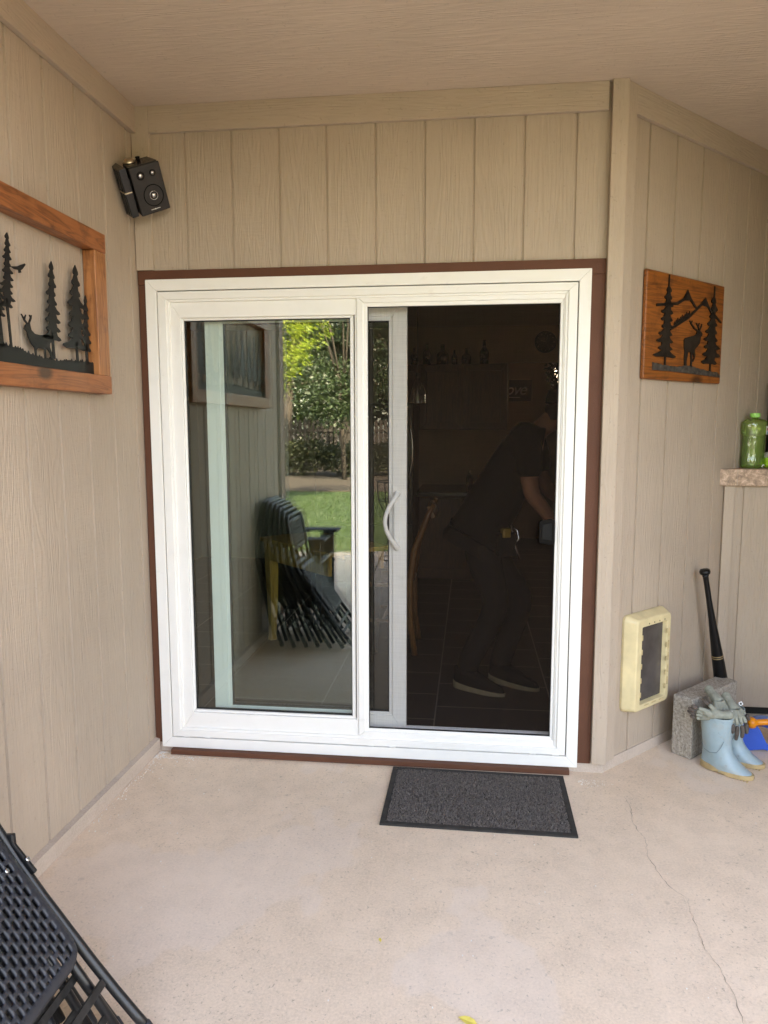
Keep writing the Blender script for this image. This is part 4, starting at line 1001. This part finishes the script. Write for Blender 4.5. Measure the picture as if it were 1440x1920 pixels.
for k in range(12): a = R(30*k); hm.bar((.078*math.sin(a),-.009,.078*math.cos(a)),(.090*math.sin(a),-.009,.090*math.cos(a)),.005,.002,(0,1,0))
hm.build('hands_and_marks', M['steel'], ck)
sg_ = empty('wall_sign', (1.985,6.385,1.985), 0, 'charcoal sign with the word love in pale script on the far beige wall', 'sign')
MB().box(-.30,.165,-.012,.012,-.135,.135).build('board', M['sign'], sg_, .002)
tc = bpy.data.curves.new('lettering','FONT'); tc.body = 'love'; tc.size = .20; tc.shear = .35; tc.extrude = .0015; tc.align_x = 'CENTER'; tc.align_y = 'CENTER'; tc.space_character = .9
to = bpy.data.objects.new('lettering', tc); COL.objects.link(to); to.parent = sg_; to.location = (-.06,-.0145,.01); to.rotation_euler = (R(90),0,0); tc.materials.append(M['white_print'])
me_ = bpy.data.meshes.new_from_object(to); to2 = bpy.data.objects.new('lettering', me_); COL.objects.link(to2); to2.parent = sg_; to2.location = to.location; to2.rotation_euler = to.rotation_euler
bpy.data.objects.remove(to); to2.name = 'lettering'
MB().bar((-.15,-.0135,-.085),(.02,-.0135,-.085),.006,.002,(0,1,0)).build('underline', M['white_print'], sg_)
# hanging plant before the far window
def leaf_cloud(name, mat, parent, centers, n, size, flat_=.5, seed=1, shape='ball'):
    r_ = np.random.default_rng(seed); vs = np.zeros((n*4,3)); c = np.array([q[:3] for q in centers]); rad = np.array([q[3:6] if len(q) >= 6 else (q[3],)*3 for q in centers])
    wgt = rad.prod(axis=1)**(2/3.); k = r_.choice(len(c), n, p=wgt/wgt.sum())
    d = r_.normal(size=(n,3)); d /= np.linalg.norm(d,axis=1)[:,None]; rr = r_.uniform(.25,1,n)**.45
    p = c[k] + d*rad[k]*rr[:,None]
    a = r_.normal(size=(n,3)); a[:,2] -= .5; a /= np.linalg.norm(a,axis=1)[:,None]
    b = np.cross(a, r_.normal(size=(n,3))); b /= np.linalg.norm(b,axis=1)[:,None]
    s = size*r_.uniform(.6,1.4,n)[:,None]
    vs[0::4] = p; vs[1::4] = p+a*s*.55+b*s*.30; vs[2::4] = p+a*s; vs[3::4] = p+a*s*.55-b*s*.30
    me = bpy.data.meshes.new(name); me.from_pydata(vs.tolist(), [], [(4*i,4*i+1,4*i+2,4*i+3) for i in range(n)]); me.materials.append(mat)
    o = bpy.data.objects.new(name, me); COL.objects.link(o)
    if parent: o.parent = parent
    return o
def leaf_mat(name, a, c, trans=.45):
    m = bpy.data.materials.new(name); m.use_nodes = True; nt = m.node_tree; nt.nodes.clear()
    out = node(nt,'ShaderNodeOutputMaterial'); g = node(nt,'ShaderNodeNewGeometry')
    col = ramp(nt, g.outputs['Random Per Island'], [(0,a),(1,c)])
    df = node(nt,'ShaderNodeBsdfPrincipled'); df.inputs['Roughness'].default_value = .5; tl_ = node(nt,'ShaderNodeBsdfTranslucent')
    nt.links.new(col, df.inputs['Base Color']); nt.links.new(mix(nt, .5, col, tuple(min(1,x*1.6) for x in c)), tl_.inputs['Color'])
    mx = node(nt,'ShaderNodeMixShader'); mx.inputs[0].default_value = trans
    nt.links.new(df.outputs[0], mx.inputs[1]); nt.links.new(tl_.outputs[0], mx.inputs[2]); nt.links.new(mx.outputs[0], out.inputs[0]); return m
M['lf_yellow'] = leaf_mat('bright_locust_leaves', (.12,.19,.02), (.31,.36,.045), .4)
M['lf_mid'] = leaf_mat('mid_green_leaves', (.035,.085,.018), (.09,.15,.03), .3)
M['lf_dark'] = leaf_mat('dark_green_leaves', (.010,.022,.008), (.030,.050,.014), .2)
M['lf_shrub'] = leaf_mat('dull_shrub_leaves', (.014,.020,.007), (.042,.046,.013), .2)
M['bark'] = simple('grey_brown_bark', (.05,.038,.03), .95, .35, 25, 0, .8, 40, .01)
hp = empty('hanging_plant', (2.47,6.15,2.2), 0, 'leafy plant hanging in front of the far room window', 'plant')
leaf_cloud('foliage', M['lf_dark'], hp, [(0,0,.02,.18,.12,.20),(.12,0,-.10,.14,.1,.16),(.0,0,-.16,.10,.08,.12)], 1500, .042, seed=5)
MB().lathe([(.001,.05),(.06,.05),(.08,.16),(.075,.16)],16).tube([(0,0,.15),(0,0,.36)],.003,6).build('pot', M['darkcab'], hp)
# table and chair
tb = empty('dining_table', (0,0,0), 0, 'honey oak dining table seen through the left pane', 'table')
A = Vector((-.03,1.58,0)); B = Vector((.56,1.0,0)); e1 = (B-A).normalized(); e2 = Vector((-e1.y,e1.x,0)); L1 = (B-A).length
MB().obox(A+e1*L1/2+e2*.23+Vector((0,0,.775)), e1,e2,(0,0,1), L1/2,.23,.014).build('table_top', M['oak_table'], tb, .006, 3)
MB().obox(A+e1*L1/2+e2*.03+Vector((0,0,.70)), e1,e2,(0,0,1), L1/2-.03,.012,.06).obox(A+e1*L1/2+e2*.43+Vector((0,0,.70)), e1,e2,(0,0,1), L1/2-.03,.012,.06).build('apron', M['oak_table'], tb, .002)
for a_, b_ in ((.06,.05),(.06,.41),(L1-.10,.41),(L1-.30,.38)):
    q = A+e1*a_+e2*b_; lm_ = M['oak_table'] if b_ < .1 else M['black_metal']
    lgm = MB(); pr_ = [(.034,.76),(.033,.60),(.028,.40),(.022,.20),(.019,.12),(.023,.08)]
    vs = []; fs = []
    for i,(h_,z_) in enumerate(pr_):
        cx = .012*math.sin((.76-z_)/.68*math.pi)
        for sx,sy in ((-1,-1),(1,-1),(1,1),(-1,1)): vs.append(q+e1*(sx*h_+cx)+e2*(sy*h_)+Vector((0,0,z_)))
        if i: fs += [((i-1)*4+k,(i-1)*4+(k+1)%4,i*4+(k+1)%4,i*4+k) for k in range(4)]
    fs += [(0,1,2,3),(23,22,21,20)]
    lgm.add(vs,fs).build('leg', lm_, tb, .003)
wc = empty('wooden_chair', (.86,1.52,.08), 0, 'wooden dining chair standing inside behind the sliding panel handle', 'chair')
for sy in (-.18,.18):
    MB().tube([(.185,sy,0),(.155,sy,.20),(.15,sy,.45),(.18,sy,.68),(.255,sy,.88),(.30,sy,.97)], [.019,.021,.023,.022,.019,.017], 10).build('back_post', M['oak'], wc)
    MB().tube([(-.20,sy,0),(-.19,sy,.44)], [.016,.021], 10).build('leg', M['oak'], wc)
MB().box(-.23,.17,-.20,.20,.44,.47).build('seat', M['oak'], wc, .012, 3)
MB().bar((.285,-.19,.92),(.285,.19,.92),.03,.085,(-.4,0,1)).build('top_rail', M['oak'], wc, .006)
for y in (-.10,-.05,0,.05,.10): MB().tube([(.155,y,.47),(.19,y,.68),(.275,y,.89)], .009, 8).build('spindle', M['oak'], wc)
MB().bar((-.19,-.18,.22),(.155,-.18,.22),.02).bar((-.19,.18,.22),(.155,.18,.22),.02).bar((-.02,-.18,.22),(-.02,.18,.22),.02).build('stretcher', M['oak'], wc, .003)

# ------------------------------------------------------------------ person inside, leaning to the right jamb
pe = empty('person', (0,0,0), 0, 'person in dark cap, tee shirt and grey jeans bending beside the screen inside', 'person')
v = [(1.44,.86,.98,.115),(1.53,.85,1.16,.12),(1.63,.84,1.36,.13),(1.735,.84,1.50,.060),(1.785,.835,1.545,.052),
     (1.44,.79,.93,.06),(1.545,.755,.56,.040),(1.375,.775,.17,.034),                # near leg
     (1.46,.93,.93,.06),(1.68,.87,.57,.040),(1.565,.895,.18,.034),                   # far leg
     (1.675,.68,1.47,.062),(1.690,.62,1.19,.045),(1.80,.585,1.055,.032),(1.835,.58,1.025,.028), # near arm
     (1.72,1.00,1.47,.062),(1.80,1.03,1.20,.045),(1.93,.98,1.08,.032),(1.97,.97,1.06,.028),
     (1.835,.83,1.575,.074),(1.875,.83,1.625,.086),(1.895,.83,1.665,.068)]
e = [(0,1),(1,2),(2,3),(3,4),(0,5),(5,6),(6,7),(0,8),(8,9),(9,10),(2,11),(11,12),(12,13),(13,14),(2,15),(15,16),(16,17),(17,18),(4,19),(19,20),(20,21)]
# fingers on both hands
for wi, sg in ((14,1),(18,-1)):
    wx, wy, wz = v[wi][:3]
    pi_ = len(v); v.append((wx+.05,wy,wz-.025,.032)); e.append((wi,pi_))
    for k,(dy,l) in enumerate(((-.026,.062),(-.009,.075),(.009,.07),(.026,.055))):
        a_ = len(v); v += [(wx+.085,wy+dy,wz-.035,.0095),(wx+.085+l*.55,wy+dy*1.05,wz-.055,.0085),(wx+.085+l*.8,wy+dy,wz-.085,.007)]; e += [(pi_,a_),(a_,a_+1),(a_+1,a_+2)]
    a_ = len(v); v += [(wx+.045,wy-.04*sg,wz-.015,.0115),(wx+.085,wy-.058*sg,wz-.03,.009)]; e += [(pi_,a_),(a_,a_+1)]
skin('body', v, e, M['skin'], pe, 2)
fc = MB(); H = Vector((1.895,.83,1.605))
fc.lathe([(.003,.0),(.012,.006),(.010,.02),(.003,.028)], 12, Matrix.Translation(H+Vector((.083,0,-.005))) @ Matrix.Rotation(R(-20),4,'Y'))
for sg in (-1,1): fc.lathe([(.001,-.004),(.014,-.002),(.020,.004),(.010,.008)], 14, Matrix.Translation(H+Vector((-.01,sg*.088,.0))) @ Matrix.Rotation(R(-90*sg),4,'X'))
fc.build('nose_and_ears', M['skin'], pe)
ey = MB()
for sg in (-1,1): ey.lathe([(.001,.012),(.009,.009),(.012,0),(.009,-.009),(.001,-.012)], 12, Matrix.Translation(H+Vector((.074,sg*.033,.022))))
ey.build('eye', M['white_print'], pe)
MB().bar(H+Vector((.079,-.024,-.045)), H+Vector((.079,.024,-.045)), .008).build('mouth', M['red'], pe, .002)
MB().lathe([(.093,-.05),(.100,.0),(.099,.03)], 24, Matrix.Translation(H+Vector((-.022,0,.01))), False).build('hair', M['hair'], pe)
cpm = MB().lathe([(.103,.0),(.104,.03),(.097,.065),(.075,.095),(.04,.112),(.002,.118)], 28, Matrix.Translation(H+Vector((-.018,0,.035))) @ Matrix.Rotation(R(8),4,'Y'))
cpm.prism([(.07,-.075),(.12,-.072),(.165,-.045),(.18,0),(.165,.045),(.12,.072),(.07,.075)], Matrix.Translation(H+Vector((-.01,0,.040))) @ Matrix.Rotation(R(12),4,'Y'), .005)
cpm.build('cap', M['shirt'], pe, .002)
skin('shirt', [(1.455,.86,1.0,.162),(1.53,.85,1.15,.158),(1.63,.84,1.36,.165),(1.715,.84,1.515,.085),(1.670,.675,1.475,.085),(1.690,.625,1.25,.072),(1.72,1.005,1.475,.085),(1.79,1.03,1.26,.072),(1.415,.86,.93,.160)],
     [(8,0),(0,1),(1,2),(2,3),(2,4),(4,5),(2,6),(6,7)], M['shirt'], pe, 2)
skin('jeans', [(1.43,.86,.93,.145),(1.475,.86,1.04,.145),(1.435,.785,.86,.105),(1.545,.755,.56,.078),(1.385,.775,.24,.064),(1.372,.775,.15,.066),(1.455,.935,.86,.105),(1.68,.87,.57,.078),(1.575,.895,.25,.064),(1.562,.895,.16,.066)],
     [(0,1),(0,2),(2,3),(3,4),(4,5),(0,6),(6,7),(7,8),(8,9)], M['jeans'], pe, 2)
def shoe(hx,hy,tx_,ty_):
    d = Vector((tx_-hx,ty_-hy,0)); L_ = d.length; d.normalize(); n_ = Vector((-d.y,d.x,0)); F = Matrix(((d.x,n_.x,0,hx),(d.y,n_.y,0,hy),(0,0,1,.081),(0,0,0,1)))
    o_ = []
    for k in range(28):
        q = 2*math.pi*k/28; x = math.cos(q); y = math.sin(q); o_.append((L_/2+x*L_/2, y*.047*(1-.14*(x < 0))))
    mb = MB(); vs = [F @ Vector((x,y,0)) for x,y in o_]+[F @ Vector((x,y,.044-.026*(x/L_))) for x,y in o_]
    mb.add(vs, [tuple(range(27,-1,-1)), tuple(range(28,56))]+[(i,(i+1)%28,(i+1)%28+28,i+28) for i in range(28)])
    s1 = mb.build('shoe_sole', M['shoesole'], pe, .003)
    up_ = MB(); n2 = 24; vs = []
    for cx,cz,a,b in ((.5,.030,.485,.043),(.48,.055,.46,.044),(.36,.085,.33,.042),(.26,.115,.22,.042)):
        for k in range(n2):
            q = 2*math.pi*k/n2; vs.append(F @ Vector((L_*(cx+a*math.cos(q)), b*math.sin(q), cz-.01*math.cos(q))))
    fs = [(i*n2+k,i*n2+(k+1)%n2,(i+1)*n2+(k+1)%n2,(i+1)*n2+k) for i in range(3) for k in range(n2)]+[tuple(3*n2+k for k in range(n2))]
    up_.add(vs,fs,True).build('shoe_upper', M['shoe'], pe)
shoe(1.30,.80,1.585,.665); shoe(1.50,.93,1.775,.765)
tl_ = empty('tool_pouch', (1.575,.690,.955), R(20), 'tool pouch with a yellow tape measure on the belt of the bending person', 'tool pouch')
MB().box(-.05,.05,-.03,.03,-.11,.02).build('pouch', M['shoe'], tl_, .012, 3)
MB().box(-.035,.010,-.045,.0,-.005,.045).build('tape_measure', M['tape'], tl_, .008, 3)
MB().tube([(.02,-.01,.06),(.035,-.02,-.03),(.06,-.04,-.12)], .006, 8).build('plier_handle', M['steel'], tl_)
MB().tube([(.03,-.01,.05),(.05,-.03,.03),(.055,-.04,-.01),(.04,-.04,-.03)], .005, 8).build('wire_loop', M['steel'], tl_)

# ------------------------------------------------------------------ back yard (seen mirrored in the glass)
def lawn_mat():
    m, nt, b = nmat('mown_lawn'); v = coords(nt); n = noise(nt, v, 1.3, 5); f = noise(nt, v, 40, 4, .7)
    base = ramp(nt, n, [(.3,(.018,.046,.008)),(.7,(.034,.066,.012))]); base = mix(nt, mth(nt,'MULTIPLY',f,.5), base, (.015,.028,.009))
    setc(nt, b, base); b.inputs['Roughness'].default_value = .9; bump(nt, b, f, .8, .03); return m
def mulch_mat():
    m, nt, b = nmat('bark_mulch'); v = coords(nt); n = noise(nt, v, 45, 5, .75); 
    setc(nt, b, ramp(nt, n, [(.3,(.015,.010,.007)),(.5,(.042,.030,.022)),(.7,(.09,.066,.05))])); b.inputs['Roughness'].default_value = .95; bump(nt, b, n, 1, .03); return m
M['lawn'] = lawn_mat(); M['mulch'] = mulch_mat()
tag(MB().box(-150,150,-200,100,-.4,-.165).build('ground', M['mulch']), None, None, kind='structure')
ln_ = MB().box(-30,30,-14.3,-5.75,-.3,-.06).build('lawn', M['lawn']); tag(ln_, 'mown green lawn beyond the patio', None, kind='structure')
tag(MB().box(-30,30,-5.749,-5.455,-.3,-.05).build('pebble_edging', M['mulch']), None, None, kind='structure')
tag(MB().box(-30,30,-30,-14.301,-.3,-.04).build('mulch_bed', M['mulch']), None, None, kind='structure')
gr = MB(); n = 26000; gx = rng.uniform(-9,5,n); gy = rng.uniform(-14.2,-5.8,n)
for x,y in zip(gx,gy):
    a = random.uniform(0,6.28); h = random.uniform(.03,.075); w = .006; dx,dy = math.cos(a)*w, math.sin(a)*w; lx,ly = random.uniform(-.03,.03), random.uniform(-.03,.03)
    gr.add([(x-dx,y-dy,-.06),(x+dx,y+dy,-.06),(x+lx,y+ly,-.06+h)],[(0,1,2)])
M['blade'] = leaf_mat('grass_blades', (.022,.050,.009), (.048,.085,.016), .3)
tag(gr.build('grass', M['blade'], None, fixn=False), 'grass blades of the lawn', 'grass', kind='stuff')
fe = empty('picket_fence', (0,-23,0), 0, 'grey wooden picket fence along the back of the yard', 'fence')
pk = MB()
for k in range(220):
    x = -19+.165*k; h = 1.80+random.uniform(-.02,.02); pk.prism([(x-.058,-.1),(x+.058,-.1),(x+.058,h-.05),(x,h),(x-.058,h-.05)], T4, .02)
M['fencewood'] = simple('weathered_fence_wood', (.028,.021,.017), .9, .25, 8)
pk.build('picket_panel', M['fencewood'], fe)
MB().box(-19,17.2,.001,.045,.3,.39).box(-19,17.2,.001,.045,1.35,1.44).build('rail', M['fencewood'], fe)
po = 0
for x in np.arange(-19,17.3,2.4): MB().box(x-.045,x+.045,.0455,.135,-.1,1.85).build('post', M['fencewood'], fe)
def tree(loc, label, crown, n, size, mat, trunk, seed, name='garden_tree', group='trees along the back of the yard'):
    root = empty(name, loc, 0, label, 'tree', group)
    tm = MB(); h, r_ = trunk; rr = random.Random(seed)
    tm.tube([(0,0,-.1),(rr.uniform(-.1,.1),rr.uniform(-.1,.1),h*.5),(rr.uniform(-.25,.25),rr.uniform(-.2,.2),h)], [r_*1.3,r_,r_*.75], 10)
    for q in crown:
        c = Vector(q[:3]); tm.tube([(0,0,h*.75),(c.x*.5,c.y*.5,h*.75+(c.z-h*.75)*.6),tuple(c)], [r_*.5,r_*.3,r_*.12], 6)
    tm.build('trunk', M['bark'], root)
    leaf_cloud('crown', mat, root, crown, n, size, seed=seed)
    return root
tree((-4.25,-10.2,0), 'bright yellow green locust with drooping sunlit leaves near the patio', [(0,0,5.2,2.2,2.0,1.3),(1.6,.2,4.6,1.3,1.1,.8),(2.3,.3,3.9,.85,.7,.6),(2.9,.2,3.75,.55,.5,.4),(3.35,.3,4.15,.5,.5,.45),(2.3,.5,3.1,.55,.45,.45),(2.75,.1,3.25,.4,.35,.3),(2.15,.4,2.6,.42,.35,.36),(2.45,.3,2.75,.3,.3,.25),(2.0,.2,2.2,.32,.3,.28),(2.5,.2,3.6,.45,.4,.4),(3.0,.1,4.4,.6,.5,.5),(3.45,.2,4.7,.5,.4,.45),(1.9,.3,2.9,.4,.35,.35),(1.6,.5,2.5,.6,.5,.5),(3.7,-.2,4.8,.9,.8,.6),(-1.8,0,4.6,1.5,1.3,1.0)], 30000, .055, M['lf_yellow'], (4.4,.13), 11, 'locust_tree', None)
for i,(x,y,mt_,lb_,s) in enumerate(((-2.35,-18.2,'lf_dark','slim dark tree standing before the fence',.9),(-1.0,-25.5,'lf_dark','dark tree with a forked trunk left of centre by the fence',1.05),(-6.0,-25.5,'lf_dark','broad green tree at the fence behind the locust',1.2),
        (2.6,-25.5,'lf_dark','dense dark tree at the fence right of the forked one',1.1),(-11,-25,'lf_dark','dark tree in the far corner of the yard',1.3),(7.5,-25.5,'lf_mid','green tree at the far end of the fence',1.2),(-3.9,-27.5,'lf_dark','dark bushy tree well behind the fence between two others',1.2))):
    rr = random.Random(40+i)
    cr = [(rr.uniform(-1.6,1.6)*s, rr.uniform(-1.0,1.0)*s, rr.uniform(2.3,8.6)*s, rr.uniform(.9,1.9)*s, rr.uniform(.8,1.4)*s, rr.uniform(.6,1.1)*s) for _ in range(14)]
    tree((x,y,0), lb_, cr, 17000, .10, M[mt_], (3.4*s,(.16 if i else .07)*s), 60+i)
for (x,lb_,sd_) in ((-9.5,'dense dark backdrop tree behind the fence on the far left',91),(-5.2,'dense dark backdrop tree behind the fence near the locust',92),(-1.6,'dense dark backdrop tree behind the fence, rightmost of the dense ones',93)):
    rr = random.Random(sd_)
    tree((x,-31,0), lb_, [(rr.uniform(-2.6,2.6), rr.uniform(-1,1), rr.uniform(1.4,7.5), rr.uniform(1.2,2.0), rr.uniform(.9,1.3), rr.uniform(.9,1.4)) for _ in range(18)], 15000, .20, M['lf_mid' if sd_ == 92 else 'lf_dark'], (3.6,.16), sd_, 'garden_tree', 'trees along the back of the yard')
for i,(x,y,w,h) in enumerate(((-5.6,-19.6,1.0,1.05),(-4.0,-19.9,1.1,1.2),(-2.5,-19.7,.9,1.1),(-1.1,-19.9,1.0,1.15),(.5,-19.8,1.0,1.1),(-7.4,-19.8,1.1,1.2))):
    sh = empty('garden_shrub', (x,y,-.04), 0, ['rounded dull green shrub under the locust branch','tallest shrub of the hedge row by the fence','narrow shrub between two wider ones at the fence','shrub before the forked dark tree','shrub at the right end of the hedge row','shrub at the left end of the hedge row'][i], 'shrub', 'shrubs along the fence')
    leaf_cloud('foliage', M['lf_shrub'], sh, [(0,0,h*.5,w,.7,h*.5),(.3,.1,h*.7,w*.6,.5,h*.32),(-.4,0,h*.62,w*.6,.5,h*.36)], 3200, .09, seed=80+i)
    MB().tube([(0,0,-.05),(.05,0,h*.6)],[.03,.015],6).tube([(0,0,0),(-.25,.05,h*.6)],[.025,.01],6).tube([(0,0,0),(.25,-.05,h*.55)],[.025,.01],6).build('stem', M['bark'], sh)
M['patioblack'] = simple('charcoal_resin_lumber', (.05,.052,.058), .6, .15, 20)
ad = empty('adirondack_chair', (-.14,-3.0,0), 0, 'charcoal slatted garden armchair with flat arms at the patio edge', 'garden chair')
for sy in (-.30,.30):
    MB().box(-.30,.33,sy-.07,sy+.07,.575,.60).build('arm', M['patioblack'], ad, .006)
    MB().box(.16,.28,sy-.02,sy+.02,0,.574).build('front_leg', M['patioblack'], ad, .003)
    MB().bar((-.45,sy*.85,.06),(.28,sy*.85,.36),.03,.10).build('side_rail', M['patioblack'], ad, .003)
for k in range(5): MB().obox((-.33,-.19+.095*k,.62),(-.42,0,.91),(0,1,0),(.91,0,.42),.36 - .02*abs(k-2)**1.5,.042,.010).build('back_slat', M['patioblack'], ad, .003)
for k in range(5): MB().obox((.22-.11*k,0,.355-.045*k),(1,0,.41),(0,1,0),(-.41,0,1),.048,.25,.010).build('seat_slat', M['patioblack'], ad, .003)
ps = empty('plant_stand', (.60,-4.35,0), 0, 'thin wire plant stand on the open patio', 'plant stand')
wr = MB()
for k in range(6):
    a = R(60*k); c_, s_ = math.cos(a), math.sin(a)
    wr.tube([(.20*c_,.20*s_,.95),(.19*c_,.19*s_,.75),(.12*c_,.12*s_,.60),(.02*c_,.02*s_,.55)], .006, 6)
for k in range(3):
    a = R(120*k+30); c_, s_ = math.cos(a), math.sin(a); wr.tube([(.02*c_,.02*s_,.55),(.10*c_,.10*s_,.30),(.25*c_,.25*s_,.0)], .007, 6)
for z, r_ in ((.95,.20),(.75,.19),(.60,.12),(.12,.18)): wr.tube([(r_*math.cos(R(20*k)), r_*math.sin(R(20*k)), z) for k in range(19)], .006, 6)
wr.build('wire_frame', M['black_metal'], ps)
